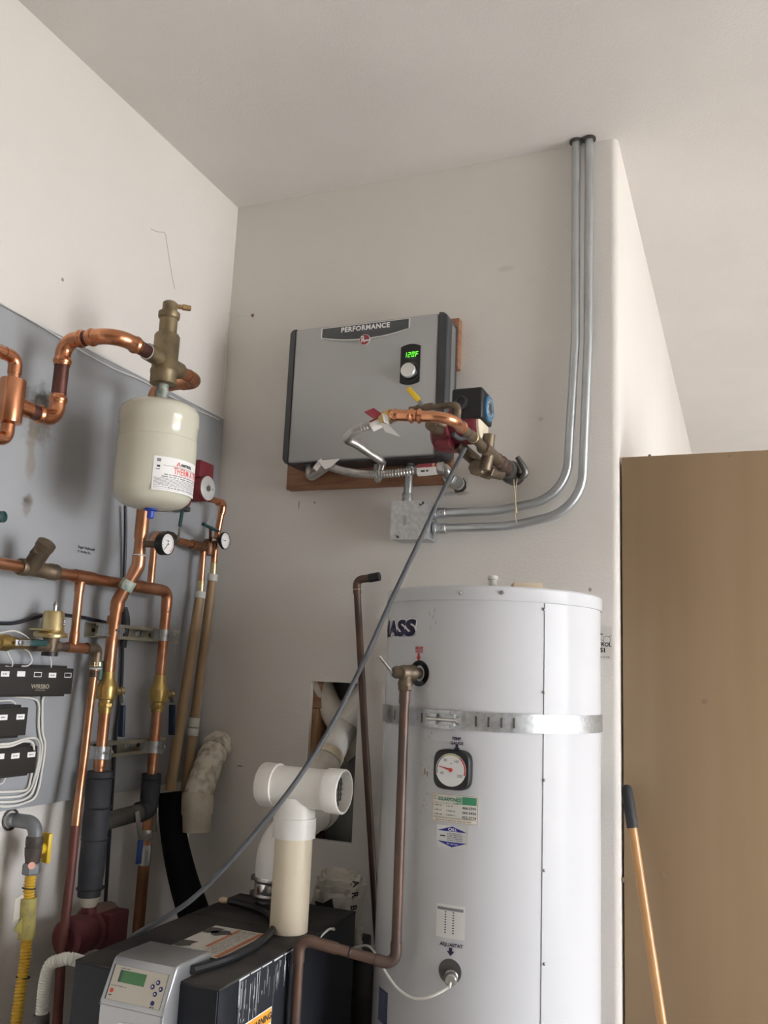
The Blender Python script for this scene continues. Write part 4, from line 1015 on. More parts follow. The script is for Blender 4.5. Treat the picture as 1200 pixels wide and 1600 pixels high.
obj('nozzle', MB().lathe([(.006, .012), (.006, .026), (.0085, .028), (.0075, .048), (.005, .050), (0, .050)], nz, V(.75, .66, .02), 12), mat('bronze_light', (.42, .28, .14), .4, .85), sep)
obj('nipple', MB().lathe([(.015, 2.262), (.015, 2.272), (.0185, 2.274), (.0185, 2.300), (.0165, 2.302), (.0165, 2.319)], (EX, EY, 0), (0, 0, 1), 12), mat('nipple_green', (.22, .26, .24), .55, .6, (.42, .44, .40), 80), sep)

# copper S run into the separator, press fittings
PX = .14
yv = ((0.1400, -0.9255, 2.1811)[1] + (0.1400, -0.9410, 2.3841)[1]) / 2 + .002
zlo = (0.1400, -0.9334, 2.1755)[2]
sr = thing('copper_line', 'thick copper line with shiny elbows rising into the air separator', 'pipe', (PX, yv, zlo))
pipe_run(sr, [(PX, (0.1400, -1.0659, 2.1729)[1], zlo + .001), (PX, yv, zlo), (PX, yv, ARM), (EX, yv, ARM), (EX, EY - .06, ARM)], .0182, [.036, .036, .055], 'copper_dark', 'copper_bright', .030, 1.09, .16, 20)
ring(sr, (EX, EY - .074, ARM), (0, 1, 0), .0195, .0022, 'trim_white', 'solder_ring')
# hydraulic tee at the far left
hx = PX; hz1 = (0.1400, -1.0752, 2.2321)[2]; hz0 = (0.1400, -1.0785, 2.1291)[2]; hy = (0.1400, -1.0769, 2.1804)[1]
ht = thing('copper_header_tee', 'fat vertical copper tube with small elbows at the left edge', 'pipe', (hx, hy, hz0))
obj('tube', MB().lathe([(.016, -.004), (.0285, 0), (.0292, .004), (.0292, hz1 - hz0 - .004), (.0285, hz1 - hz0), (.016, hz1 - hz0 + .004)], (hx, hy, hz0), (0, 0, 1), 28), 'copper_bright', ht)
obj('branch', MB().sweep([(hx, hy, zlo + .001), (hx, (0.1400, -1.0206, 2.1772)[1], zlo + .001)], .0205, 20), 'copper_bright', ht)
pipe_run(ht, [(hx, hy, hz1 - .01), (hx, hy, (0.1400, -1.0775, 2.2846)[2]), (hx, hy - .25, (0.1400, -1.0775, 2.2846)[2] + .002)], .0142, .020, 'copper_bright', 'copper_bright', .018, 1.12)
pipe_run(ht, [(hx, hy, hz0 + .01), (hx, hy, (0.1400, -1.0719, 2.0867)[2]), (hx, hy - .25, (0.1400, -1.0719, 2.0867)[2])], .0142, .020, 'copper_bright', 'copper_bright', .018, 1.12)
kq_ = V((0.0600, -1.0515, 2.3246))
tag(obj('round_standoff', MB().lathe([(.008, 0), (.008, .03), (.012, .032), (.012, .045), (0, .046)], (.0185, kq_.y, kq_.z), (1, 0, 0), 14), 'dark_iron'), 'small dark round standoff on the board at the upper left edge', 'standoff')
kq_ = V((0.0500, -0.9835, 1.9284))
tag(obj('valve_grip_end', MB().lathe([(.010, 0), (.010, .02), (.014, .022), (.014, .040), (.010, .042), (0, .042)], (.0185, kq_.y, kq_.z), (1, .15, 0), 14), 'lever_green'), 'dark green grip end on the board at the left edge', 'grip')

# riser from the separator down to the manifold
RX, RY = .15, -.575
ri = thing('copper_riser', 'thick copper riser behind the expansion tank, offset into the left valve', 'pipe', (.09, -.578, 1.5))
zt_ = ARM - .004
z_a = (0.1500, -0.5726, 1.8452)[2]; z_b = (0.0900, -0.5757, 1.7470)[2]
pa = (RX, RY, z_a)
y_c = -.640
ob = V((0.1300, -0.5770, 1.8038)); oc = V((0.0980, -0.5850, 1.7428))
DX = .092; DY = (0.0920, -0.5834, 1.6034)[1]
pipe_run(ri, [(EX, EY + .05, zt_), (EX, RY, zt_), (RX, RY, zt_), (RX, RY, (0.1500, -0.5719, 1.8595)[2]), (0.1050, -0.5908, 1.7600), (DX, DY, (0.0920, -0.5806, 1.6555)[2]), (DX, DY, (0.0920, -0.5935, 1.5654)[2])], .0165, [.036, .036, .03, .03, .02], 'copper', 'copper', .020, 1.12, 0, 18, 'elbow', (4,))
sleeve(ri, (RX, RY, (0.1500, -0.5716, 2.0311)[2]), (RX, RY, (0.1500, -0.5692, 1.9370)[2]), .0190, 'copper')
ring(ri, (RX, RY, (0.1500, -0.5736, 1.8897)[2]), (0, 0, 1), .0178, .0022, 'trim_white', 'solder_ring')
a_, b_ = V((0.1500, -0.5719, 1.8595)), V((0.1050, -0.5908, 1.7600))
a_ = V(RX, RY, (0.1500, -0.5719, 1.8595)[2])
sleeve(ri, a_.lerp(b_, .40), a_.lerp(b_, .66), .0205, 'verdigris', 'corroded_joint')
sleeve(ri, (DX, DY, (0.0920, -0.5905, 1.7212)[2]), (DX, DY, (0.0920, -0.5898, 1.6811)[2]), .0185, 'copper')

# horizontal header with Y strainer
HD = .085
hd_ = thing('copper_header', 'horizontal copper header across the board turning down at its right end', 'pipe', (HD, -.6, 1.80))
yA = (0.0850, -1.0723, 1.8095)[1]; zA = ((0.0850, -0.9582, 1.8123)[2] + (0.0850, -0.5296, 1.8141)[2]) / 2
yE = (0.0850, -0.3419, 1.8111)[1]
zV2 = (0.0850, -0.3327, 1.5503)[2]
pipe_run(hd_, [(HD, yA - .2, zA), (HD, yE, zA), (HD, yE, zV2)], .0148, .026, 'copper', 'copper', .024, 1.13, 0, 18)
for (p0, p1) in (((0.0850, -0.7495, 1.8239), (0.0850, -0.6741, 1.8140)), ((0.0850, -0.5128, 1.8160), (0.0850, -0.3745, 1.8155))):
    sleeve(hd_, (HD, p0[1], zA), (HD, p1[1], zA), .0180, 'copper', 'tee')
sleeve(hd_, (HD, yE, (0.0850, -0.3222, 1.7644)[2]), (HD, yE, (0.0850, -0.3264, 1.7486)[2]), .0160, 'copper')
ysx0, ysx1 = (0.0850, -0.9378, 1.8118)[1], (0.0850, -0.8128, 1.8113)[1]
ys_ = thing('y_strainer', 'dark bronze Y strainer set in the copper header near the left edge', 'strainer', (HD, (ysx0 + ysx1) / 2, zA))
obj('body', MB().lathe([(.0195, 0), (.021, .004), (.021, .022), (.019, .026), (.019, ysx1 - ysx0 - .03), (.021, ysx1 - ysx0 - .026), (.021, ysx1 - ysx0 - .004), (.0195, ysx1 - ysx0)], (HD, ysx0, zA), (0, 1, 0), 20), 'bronze', ys_)
ba = V((0.0900, -0.8830, 1.8029)); bb = V((0.1200, -0.9097, 1.8528))
sdv = (V((0.1350, -0.9110, 1.8681)) - V((0.0900, -0.9058, 1.8127))).normalized()
obj('branch', MB().lathe([(.019, 0), (.0215, .02), (.0215, .066), (.0235, .068), (.0235, .082), (.018, .085), (0, .086)], V((0.0880, -0.9074, 1.8094)), sdv, 22), 'bronze', ys_)
obj('branch_cap', MB().lathe([(.019, 0), (.019, .012), (.009, .014), (.009, .024), (0, .025)], V((0.1150, -0.9119, 1.8462)), V(.5, -.75, .25), 6), 'bronze', ys_, 20)
# drop from the header to the fill line
dl = thing('copper_drop', 'thin copper drop between the header and the fill line', 'pipe', (.085, -.66, 1.62))
dy_ = ((0.0850, -0.7262, 1.7980)[1] + (0.0850, -0.7202, 1.6319)[1]) / 2; fz = (0.0850, -0.7150, 1.6289)[2]
obj('pipe', MB().sweep([(.085, dy_, zA - .01), (.085, dy_, fz)], .0112, 16), 'copper', dl)
sleeve(dl, (.085, dy_, zA - .012), (.085, dy_, zA - .040), .0128, 'copper')
sleeve(dl, (.085, dy_, fz + .012), (.085, dy_, fz + .040), .0128, 'copper')
# second thin riser behind the gauge
d2 = thing('copper_branch', 'thin copper branch rising from the header behind the pressure gauge', 'pipe', (.07, -.45, 1.85))
by_ = (0.0700, -0.4080, 1.8425)[1]; bz = (0.0700, -0.4080, 1.9482)[2]
pipe_run(d2, [(.07, by_, zA), (.07, by_, (0.0700, -0.4122, 1.9766)[2]), (.07, (0.0700, -0.1069, 1.9894)[1], (0.0700, -0.4122, 1.9766)[2])], .0108, .018, 'copper', 'copper', .014, 1.15)
# fill line with pressure reducing valve
fl_ = thing('fill_line', 'short copper fill line with threaded bronze elbow on the board', 'pipe', (.085, -.62, fz))
fy1 = (0.0850, -0.6309, 1.6289)[1]
obj('pipe', MB().sweep([(.085, (0.0850, -0.8414, 1.6236)[1], fz), (.085, fy1, fz)], .0110, 16), 'copper_brown', fl_)
sleeve(fl_, (.085, (0.0850, -0.7506, 1.6306)[1], fz), (.085, (0.0850, -0.6739, 1.6306)[1], fz), .0132, 'copper', 'tee')
obj('elbow', MB().sweep(fillet([(.085, (0.0850, -0.6763, 1.6305)[1], fz), (.085, fy1, fz), (.085, fy1 - .002, fz - .045)], .012)[0], .0150, 16), 'bronze', fl_)
hexnut(fl_, (.085, fy1, fz - .040), (0, 0, 1), .0165, .014, 'brass_pale')
ring(fl_, (.085, fy1, fz - .052), (0, 0, 1), .0135, .0028, 'trim_white', 'tape_ring')
pr = thing('pressure_regulator', 'brass bell shaped pressure regulator above the wiring boxes', 'valve', (.085, (0.0850, -0.8076, 1.6314)[1], fz - .05))
py_ = (0.0850, -0.8051, 1.6442)[1]; pz = fz
obj('bell', MB().lathe([(.034, 0), (.031, .003), (.0295, .008), (.0255, .050), (.0225, .056), (0, .058)], (.085, py_, (0.0850, -0.8009, 1.6604)[2]), (0, 0, 1), 28), 'brass_pale', pr)
obj('flange', MB().lathe([(.040, -.009), (.041, -.006), (.041, -.001), (.039, .002), (.030, .003)], (.085, py_ - .004, (0.0850, -0.8009, 1.6604)[2]), (.05, -.05, 1), 28), 'brass_pale', pr)
obj('adjusting_screw', MB().lathe([(.0045, 0), (.0045, .014), (.007, .014), (.006, .018), (.003, .024), (0, .024)], (.085, py_ + .002, (0.0850, -0.8009, 1.6604)[2] + .056), (0, 0, 1), 8), 'sensor_steel', pr)
obj('body', MB().lathe([(.022, -.002), (.018, -.018), (.016, -.030), (.016, -.045), (.0145, -.047)], (.085, py_, (0.0850, -0.8009, 1.6604)[2] - .004), (0, 0, 1), 20).sweep([(.085, (0.0850, -0.8641, 1.6320)[1], pz), (.085, (0.0850, -0.7803, 1.6293)[1], pz)], .0145, 16), 'bronze', pr)
obj('bottom_cap', MB().lathe([(.020, 0), (.020, .009), (.017, .010)], (.085, py_, (0.0850, -0.7993, 1.6063)[2] - .002), (0, 0, 1), 18), 'black_plastic', pr)
obj('flange_plate', MB().box((.092, (0.0850, -0.8481, 1.6672)[1], (0.0850, -0.8481, 1.6672)[2]), (.035, .05, .004), None, .0015), 'brass_pale', pr)
dcl = drum_map(.085, py_, .0275, (0.1099, -0.8116, 1.6842)); 
decal('print_lines', rect(.004, -.006, .020, .010), drum_map(.085, py_, .0275, (.1125, py_ - .0, (0.0850, -0.7891, 1.6868)[2])), .0012, 'ink', pr)
decal('print_lines', textlines(.005, -.005, .019, .009, 3, .5, .1, rq), drum_map(.085, py_, .0275, (.1125, py_ - .0, (0.0850, -0.7891, 1.6868)[2])), .0018, 'paper', pr)
# stop valve with green lever at the left edge
sv = thing('stop_valve', 'brass stop valve with a green sleeved steel lever at the left edge', 'valve', (0.0900, -0.9549, 1.6324))
vy = (0.0900, -0.9588, 1.6323)[1]; vz = fz + .002
obj('body', MB().lathe([(.012, -.04), (.012, -.02), (.018, -.016), (.020, 0), (.020, .012), (.016, .016), (.016, .03), (.013, .034), (.013, .075)], (.085, vy, vz), (0, 1, 0), 18), 'brass', sv)
bar(sv, 'lever_plate', (0.1150, -0.9522, 1.6317), (0.1150, -0.9038, 1.6325), .014, .004, 'galvanised', (1, 0, 0))
bar(sv, 'lever_grip', (0.1150, -0.9079, 1.6323), (0.1150, -0.8514, 1.6349), .015, .007, 'lever_green', (1, 0, 0))
obj('lever_nut', MB().lathe([(.007, 0), (.007, .006), (0, .008)], (0.1170, -0.9404, 1.6324), (1, 0, 0), 6), 'steel', sv, 20)
# green handwheel half hidden behind the left pipe
gq = V((0.0780, -0.5930, 1.5700))
tag(obj('green_tag', MB().lathe([(.026, 0), (.028, .002), (.028, .005), (.026, .007), (0, .008)], gq, (.9, -.45, .1), 24, None, .8), mat('green_paint', (.01, .10, .075), .45)), 'round dark green plate half hidden behind the left copper pipe', 'plate')
# long thin copper supply leaning down the board
lp = thing('copper_supply', 'thin copper pipe running down from the fill line past the insulation', 'pipe', (.085, fy1, .6))
pt0 = V(.085, fy1 - .001, fz - .055); pt1 = V((0.1000, -0.6615, 1.2596)); pt2 = V((0.1300, -0.7032, 0.8908))
obj('pipe', MB().sweep([pt0, (0.0890, -0.6417, 1.4696), (0.0940, -0.6493, 1.3671), pt1], .0108, 16), 'copper', lp)
obj('lower_pipe', MB().sweep([V((0.1030, -0.6673, 1.1820)), V((0.1120, -0.6777, 1.0614)), pt2, pt2 + V(.02, .01, -.5)], .0118, 16), mat('copper_wine', (.17, .062, .05), .55, .4, (.125, .046, .038), 12), lp)
obj('mid_pipe', MB().sweep([pt1, V((0.1040, -0.6685, 1.1667))], .0114, 16), 'copper', lp)
hexnut(lp, pt0 - V(0, 0, .012), (0, 0, 1), .0128, .020, 'copper_brown', 'coupling', 16)

# ball valves with blue levers
def ball_valve(label, y, zc, ztop, zbot, xo, lev):
    b = thing('ball_valve', label, 'valve', (xo, y, zbot), 'ball valves on the vertical pipes')
    obj('body', MB().lathe([(.0165, ztop - zc), (.0178, ztop - zc - .004), (.0178, .036), (.0205, .028), (.0262, .016), (.0272, .012), (.0272, -.017), (.0258, -.021), (.0192, -.023), (.0192, -.029), (.0178, -.032), (.0178, zbot - zc)], (xo, y, zc), (0, 0, 1), 28), 'brass', b)
    hexnut(b, (xo, y, zc - .036), (0, 0, 1), .0205, .012, 'brass', 'hex_end', 8)
    obj('stem', MB().lathe([(.010, .02), (.010, .040), (.0125, .041), (.0125, .052), (0, .053)], (xo, y, zc), V(.25, .97, 0), 8), mat('stem_brass', (.36, .27, .14), .45, .8), b)
    l0 = V(xo, y, zc) + V(.25, .97, 0).normalized() * .046
    l1, l2, l3 = lev
    bar(b, 'lever_neck', l0 + V(0, 0, .006), V(l0.x, l0.y, V(l2).z + .006) + V(.002, .006, 0), .018, .004, mat('lever_steel', (.30, .30, .28), .4, .8), (.25, .97, 0))
    lx = V(l0.x + .002, l0.y + .008, V(l2).z)
    bar(b, 'lever_grip', lx, V(lx.x + .004, lx.y + .004, V(l3).z), .023, .009, 'lever_blue', (.25, .97, 0))
    return b
ball_valve('brass ball valve with a blue lever on the left of two vertical pipes', DY, (0.0920, -0.5785, 1.5177)[2], (0.0920, -0.5704, 1.5692)[2], (0.0920, -0.5829, 1.4600)[2], DX, ((0.1300, -0.5713, 1.5280), (0.1300, -0.5615, 1.4803), (0.1300, -0.5489, 1.3953)))
ball_valve('brass ball valve with a blue lever on the right of two vertical pipes', yE, (0.0850, -0.3296, 1.5072)[2], (0.0850, -0.3251, 1.5635)[2], (0.0850, -0.3254, 1.4569)[2], HD, ((0.1200, -0.3303, 1.5276), (0.1200, -0.3231, 1.4773), (0.1200, -0.3134, 1.3884)))
# lower pipes
lw = thing('copper_drop', 'short copper length between the left ball valve and the foam sleeve', 'pipe', (DX, DY, 1.25))
obj('pipe', MB().sweep([(DX, DY, (0.0920, -0.5839, 1.4668)[2]), (DX, DY, 1.22)], .0148, 16), 'copper', lw)
sleeve(lw, (DX, DY, (0.0920, -0.5802, 1.3394)[2]), (DX, DY, (0.0920, -0.5819, 1.3163)[2]), .0165, 'copper')
rw = thing('copper_drop', 'long copper pipe dropping below the right ball valve to the floor', 'pipe', (HD, yE, 0))
rw2 = (V((0.0850, -0.3387, 1.0302)))
obj('pipe', MB().sweep([(HD, yE, (0.0850, -0.3285, 1.4570)[2]), (HD, yE, 1.0)], .0148, 16), 'copper', rw)
obj('lower_pipe', MB().sweep([(HD, yE, 1.06), (HD, yE, .02)], .0165, 16), mat('copper_stained', (.25, .12, .055), .5, .6, (.18, .08, .04), 10), rw)

# strut channels and clamps
def strut(label, z, y0, y1):
    s = thing('strut_channel', label, 'strut', (.04, (y0 + y1) / 2, z))
    h = .0205; d = .041; th = .0025
    pr_ = [(.019, -h), (.019 + d, -h), (.019 + d, -h + .009), (.019 + d - th, -h + .009), (.019 + d - th, -h + th), (.019 + th, -h + th), (.019 + th, h - th), (.019 + d - th, h - th), (.019 + d - th, h - .009), (.019 + d, h - .009), (.019 + d, h), (.019, h)]
    obj('channel', MB().prism(pr_, (0, y0, z), (1, 0, 0), (0, 0, 1), (0, 1, 0), y1 - y0), 'strut_steel', s, 20)
    n = 6
    for i in range(n):
        yy = y0 + (y1 - y0) * (i + .5) / n
        obj('slot', MB().prism(rrect(-.008, -.006, .008, .006, .005), (.0217, yy, z), (0, 1, 0), (0, 0, 1), (1, 0, 0), .0006), 'plastic_pale' if i in (3,) else 'dark_iron', s)
    obj('bolt_washer', MB().lathe([(.013, 0), (.013, .003), (.008, .004), (.008, .010), (0, .011)], (.022, y0 + (y1 - y0) * .62, z), (1, 0, 0), 6), 'galvanised', s)
    return s
def clamp(label, z, y, r, xo):
    c = thing('pipe_clamp', label, 'pipe clamp', (xo, y, z - .018), 'steel clamps on the vertical pipes')
    n = 12; w = .0165
    for a0, a1 in ((-PI * .5, 0), (0, PI * .5)):
        vs = []; fs = []
        for i in range(n + 1):
            a = a0 + (a1 - a0) * i / n
            for rr, zz in ((r, -w), (r, w), (r + .0025, w), (r + .0025, -w)): vs.append(V(xo + math.cos(a) * rr, y + math.sin(a) * rr, z + zz))
        for i in range(n):
            for k in range(4): fs.append((i * 4 + k, i * 4 + (k + 1) % 4, i * 4 + 4 + (k + 1) % 4, i * 4 + 4 + k))
        m = MB().add(vs, fs)
        s = 1 if a1 > 0 else -1
        m.ext((xo - .035, y + s * (r + .0012), z - w), (xo, y + s * (r + .0037), z + w))
        m.ext((xo + r - .002, y + s * .0022, z - w), (xo + r + .016, y + s * .0047, z + w))
        obj('strap_half', m, 'galvanised', c)
    obj('bolt', MB().sweep([(xo + r + .009, y - .012, z), (xo + r + .009, y + .014, z)], .0035, 8), 'steel', c)
    hexnut(c, (xo + r + .009, y + .012, z), (0, 1, 0), .0075, .006, 'steel')
    return c
zs1 = (0.0500, -0.4214, 1.6809)[2]; zs2 = (0.0500, -0.4171, 1.3566)[2]
strut('upper steel strut channel behind the two vertical copper pipes', zs1, (0.0500, -0.6120, 1.6771)[1], (0.0500, -0.2276, 1.6798)[1])
strut('lower steel strut channel behind the two vertical copper pipes', zs2, (0.0500, -0.5794, 1.3596)[1], (0.0500, -0.2530, 1.3544)[1])
clamp('upper steel clamp around the left vertical copper pipe', zs1, DY, .0150, DX)
clamp('upper steel clamp around the right vertical copper pipe', zs1, yE, .0150, HD)
clamp('lower steel clamp around the left vertical copper pipe', zs2, DY, .0150, DX)
clamp('lower steel clamp around the right vertical copper pipe', zs2, yE, .0150, HD)

# gauges
def round_gauge(name, label, c, R, depth, stem_to, col):
    g = thing(name, label, 'gauge', c); c = V(c); ax = V(1, 0, 0)
    obj('case', MB().lathe([(R * .8, -depth), (R, -depth + .006), (R, 0), (R * .93, .002), (R * .9, -.001)], c, ax, 32), col, g)
    gm = plane_map(c + V(.0002, 0, 0), (0, 1, 0), (0, 0, 1))
    d = decal('dial', [disc(0, 0, R * .9, 32)], gm, 0, 'paper', g)
    tk = []
    for k in range(17): tk += ringpoly(0, 0, R * .68, R * .80, math.radians(225 - 270 * k / 16) - .025, math.radians(225 - 270 * k / 16) + .025, 1)
    decal('scale_ticks', tk, gm, .0003, 'ink_navy', d); d.children[-1]['kind'] = 'stuff'
    obj('stem', MB().sweep([c - V(depth, 0, 0), V(stem_to)], .0095, 12), 'bronze', g)
    return g, gm, d
g, gm, d = round_gauge('pressure_gauge', 'black pressure gauge with two needles fixed to the copper riser', (.235, -.565, (0.2350, -0.5659, 1.9218)[2]), .0305, .028, (RX, RY, (0.2350, -0.5659, 1.9218)[2]), 'black_plastic')
decal('scale_band', ringpoly(0, 0, .0225, .0245, math.radians(-60), math.radians(20)), gm, .0003, 'ink_red', d)
decal('needle', [[(-.016, -.017), (-.0145, -.0185), (.002, .001), (0, .002)]], gm, .0008, 'ink', g)
decal('needle', [[(-.018, .0115), (.0, .007), (.0, .009)]], gm, .0008, 'ink', g)
decal('needle_hub', [disc(0, 0, .003, 10)], gm, .0010, 'ink', g)
decal('needle_hub', [disc(0, .008, .0025, 10)], gm, .0010, 'ink', g)
gy_, gz_ = (0.1200, -0.1096, 2.0031)[1], (0.1200, -0.1096, 2.0031)[2]
gy_ = max(gy_, -.115)
g, gm, d = round_gauge('temperature_gauge', 'small round dial gauge nearest the room corner', (.125, gy_, gz_), .0285, .012, (.09, gy_ - .03, gz_), 'black_plastic')
decal('needle', [[(-.017, .001), (-.017, -.0005), (.003, -.001), (.003, .0015)]], gm, .0008, 'ink', g)
# isolation valve between branch and corner pipes
iv = thing('isolation_valve', 'ball valve with a green lever pointing up below the expansion tank', 'valve', (0.0700, -0.3181, 1.9717))
iy, iz = (0.0800, -0.3391, 1.9743)[1], (0.0800, -0.3391, 1.9743)[2]
obj('body', MB().lathe([(.013, -.035), (.016, -.033), (.016, -.02), (.021, -.012), (.021, .012), (.016, .02), (.016, .033), (.013, .035)], (.07, iy, (0.0700, -0.4122, 1.9766)[2]), (0, 1, 0), 20), 'bronze', iv)
bar(iv, 'lever_neck', (.095, iy + .012, iz), (0.1200, -0.3546, 2.0105), .012, .003, 'steel', (1, 0, 0))
bar(iv, 'lever_grip', (0.1200, -0.3576, 2.0081), (0.1200, -0.3519, 2.0605), .013, .006, 'lever_green', (1, 0, 0))
# corner pipes: pump outlet tee, green T handle
cy1 = (0.0700, -0.1342, 1.9683)[1]; cpx = .075
cp = thing('corner_copper_pipe', 'copper pipe from the corner pump down into the plastic pipe', 'pipe', (cpx, cy1, 1.8))
zp = (0.0750, -0.0989, 2.1247)[2]
y_o = (0.0750, -0.0908, 2.0392)[1]
obj('pipe', MB().sweep(fillet([(cpx + .02, y_o - .09, (0.0900, -0.1574, 2.1300)[2]), (cpx + .02, y_o, (0.0900, -0.1277, 2.1359)[2]), (cpx, y_o, (0.0750, -0.1075, 1.9935)[2]), (cpx, y_o, (0.0750, -0.1136, 1.9287)[2])], .02)[0], .0105, 16), 'copper_bright', cp)
obj('elbow', MB().sweep(fillet([(cpx + .02, y_o - .035, (0.0900, -0.1574, 2.1300)[2]), (cpx + .02, y_o, (0.0900, -0.1277, 2.1359)[2]), (cpx + .016, y_o, (0.0900, -0.1224, 2.0981)[2])], .018)[0], .0125, 16), 'copper_bright', cp)
obj('tee_body', MB().sweep([(.07, (0.0700, -0.2172, 1.9873)[1], (0.0700, -0.4122, 1.9766)[2]), (.07, (0.0700, -0.1298, 1.9902)[1], (0.0700, -0.4122, 1.9766)[2])], .0150, 14).lathe([(.017, -.025), (.021, -.012), (.021, .014), (.013, .028)], (.072, (0.0700, -0.1261, 1.9908)[1], (0.0700, -0.4122, 1.9766)[2] + .002), (0, 0, 1), 16), mat('bronze_red', (.26, .13, .07), .45, .8, (.17, .09, .05), 20), cp)
obj('pipe', MB().sweep([(.07, (0.0700, -0.1488, 1.9662)[1], (0.0700, -0.1482, 1.9621)[2]), (.07, (0.0700, -0.1472, 1.8512)[1] , (0.0700, -0.1464, 1.8451)[2])], .0105, 14), 'copper', cp)
sleeve(cp, (.07, (0.0700, -0.1472, 1.8512)[1], (0.0700, -0.1457, 1.8660)[2]), (.07, (0.0700, -0.1472, 1.8512)[1], (0.0700, -0.1477, 1.8283)[2]), .0115, 'brass_pale', 'adapter')
sleeve(cp, (cpx, y_o, (0.0750, -0.1142, 1.9329)[2]), (cpx, y_o, (0.0750, -0.1120, 1.8908)[2]), .0115, 'brass_pale', 'adapter')
th_ = thing('tee_handle', 'dark green bar handle on the corner valve', 'handle', (0.1200, -0.1893, 2.0304))
obj('bar', MB().sweep([(0.1300, -0.2523, 2.0339), (0.1300, -0.1630, 2.0261)], .0055, 10), 'lever_green', th_)
obj('stem', MB().sweep([(0.1300, -0.2081, 2.0290), (.078, (0.0700, -0.1261, 1.9908)[1], (0.0700, -0.1210, 2.0086)[2])], .005, 10), 'bronze_red', th_)
# red circulator in the corner
rp_ = thing('circulator_pump', 'red circulator pump with a pale round face in the room corner', 'pump', (0.0600, -0.1504, 2.1368))
fc = V((0.1650, -0.2950, 2.1387))
obj('motor', MB().lathe([(.038, -.085), (.041, -.08), (.041, -.004), (.038, 0)], fc, (1, 0, 0), 32), 'pump_red', rp_)
face = obj('face_plate', MB().lathe([(.038, 0), (.038, .003), (.035, .0045), (.012, .0045), (.011, .003), (0, .003)], fc, (1, 0, 0), 32), 'pump_face', rp_)
obj('face_plug', MB().lathe([(.009, .002), (.009, .006), (0, .0065)], fc, (1, 0, 0), 14), 'sensor_steel', face)
obj('face_screw', MB().lathe([(.003, .003), (.003, .006), (0, .0065)], fc + V(0, .022, 0), (1, 0, 0), 8), 'sensor_steel', face)
bxp = V((0.1500, -0.2774, 2.2007))
obj('terminal_box', MB().ext((.05, fc.y - .038, fc.z + .030), (.158, fc.y + .040, fc.z + .084), .004), 'pump_red', rp_)
obj('clip', MB().ext((.10, fc.y - .046, fc.z + .030), (.14, fc.y - .038, fc.z + .070), .003), 'steel', rp_)
obj('volute', MB().ext((.02, fc.y - .05, fc.z - .050), (.085, fc.y + .045, fc.z + .035), .015, 3), 'pump_red', rp_)
obj('flange', MB().ext((.03, fc.y - .03, fc.z - .068), (.09, fc.y + .03, fc.z - .051), .004), 'dark_iron', rp_)
# beige plastic drain pipes in the corner
def cpvc_pipe(label, pts, r, rings):
    c = thing('plastic_pipe', label, 'pipe', pts[-1], 'beige plastic pipes in the corner')
    obj('pipe', MB().sweep([V(p) for p in pts], r, 16), 'cpvc', c)
    for a, b, nm in rings: sleeve(c, a, b, r * 1.18, 'plastic_pale', nm)
    return c
p0, p1 = V(.07, (0.0700, -0.1472, 1.8512)[1], (0.0700, -0.1479, 1.8304)[2]), V((0.0750, -0.2293, 1.2195))
dd = (p1 - p0)
cpvc_pipe('leaning beige plastic pipe beside the right copper drop', [p0, p0.lerp(p1, .5), p1], .0158, [(p0 + dd * .0, p0 + dd * .036, 'coupling')])
q0, q1 = V(cpx, y_o, (0.0750, -0.1126, 1.8949)[2]), V((0.0500, -0.1137, 1.1977))
dd = (q1 - q0)
cpvc_pipe('beige plastic pipe tight in the corner with white couplings', [q0, q0.lerp(q1, .5), q1], .0150, [(q0, q0 + dd * .032, 'coupling'), (q0 + dd * .665, q0 + dd * .705, 'coupling'), (q0 + dd * .712, q0 + dd * .745, 'coupling')])
# wires on the board
cable('power_cable', [(0.0400, -0.5183, 2.0450), (0.0350, -0.4984, 1.9539), (0.0300, -0.4815, 1.8435), (0.0300, -0.4708, 1.7329), (0.0300, -0.4493, 1.5506), (0.0300, -0.4506, 1.3891), (0.0300, -0.4458, 1.2830), (0.0300, -0.4386, 1.1435), (0.0300, -0.4268, 0.9210)], .0052, 'cable_black', 'black cable hanging down the board behind the left copper pipe', 'cable', None, 6)
cable('power_cable', [(0.0300, -0.9808, 1.6760), (0.0300, -0.8821, 1.6796), (0.0300, -0.8103, 1.6989), (0.0300, -0.7443, 1.7121), (0.0300, -0.6349, 1.7117), (0.0300, -0.5281, 1.7032), (0.0300, -0.4640, 1.6872)], .0046, 'cable_black', 'black cable running level across the board behind the brass regulator', 'cable', None, 6)
obj_ = obj('tape_wrap', MB().sweep(smooth_path([(0.0360, -0.4725, 1.7514), (0.0360, -0.4613, 1.7152), (0.0360, -0.4639, 1.6745), (0.0360, -0.4613, 1.6380)], 5), [.008 + .004 * math.sin(PI * i / 15) for i in range(16)], 10), 'black_rubber')
tag(obj_, 'black tape wrapped round the cable joint behind the left clamp', 'tape')

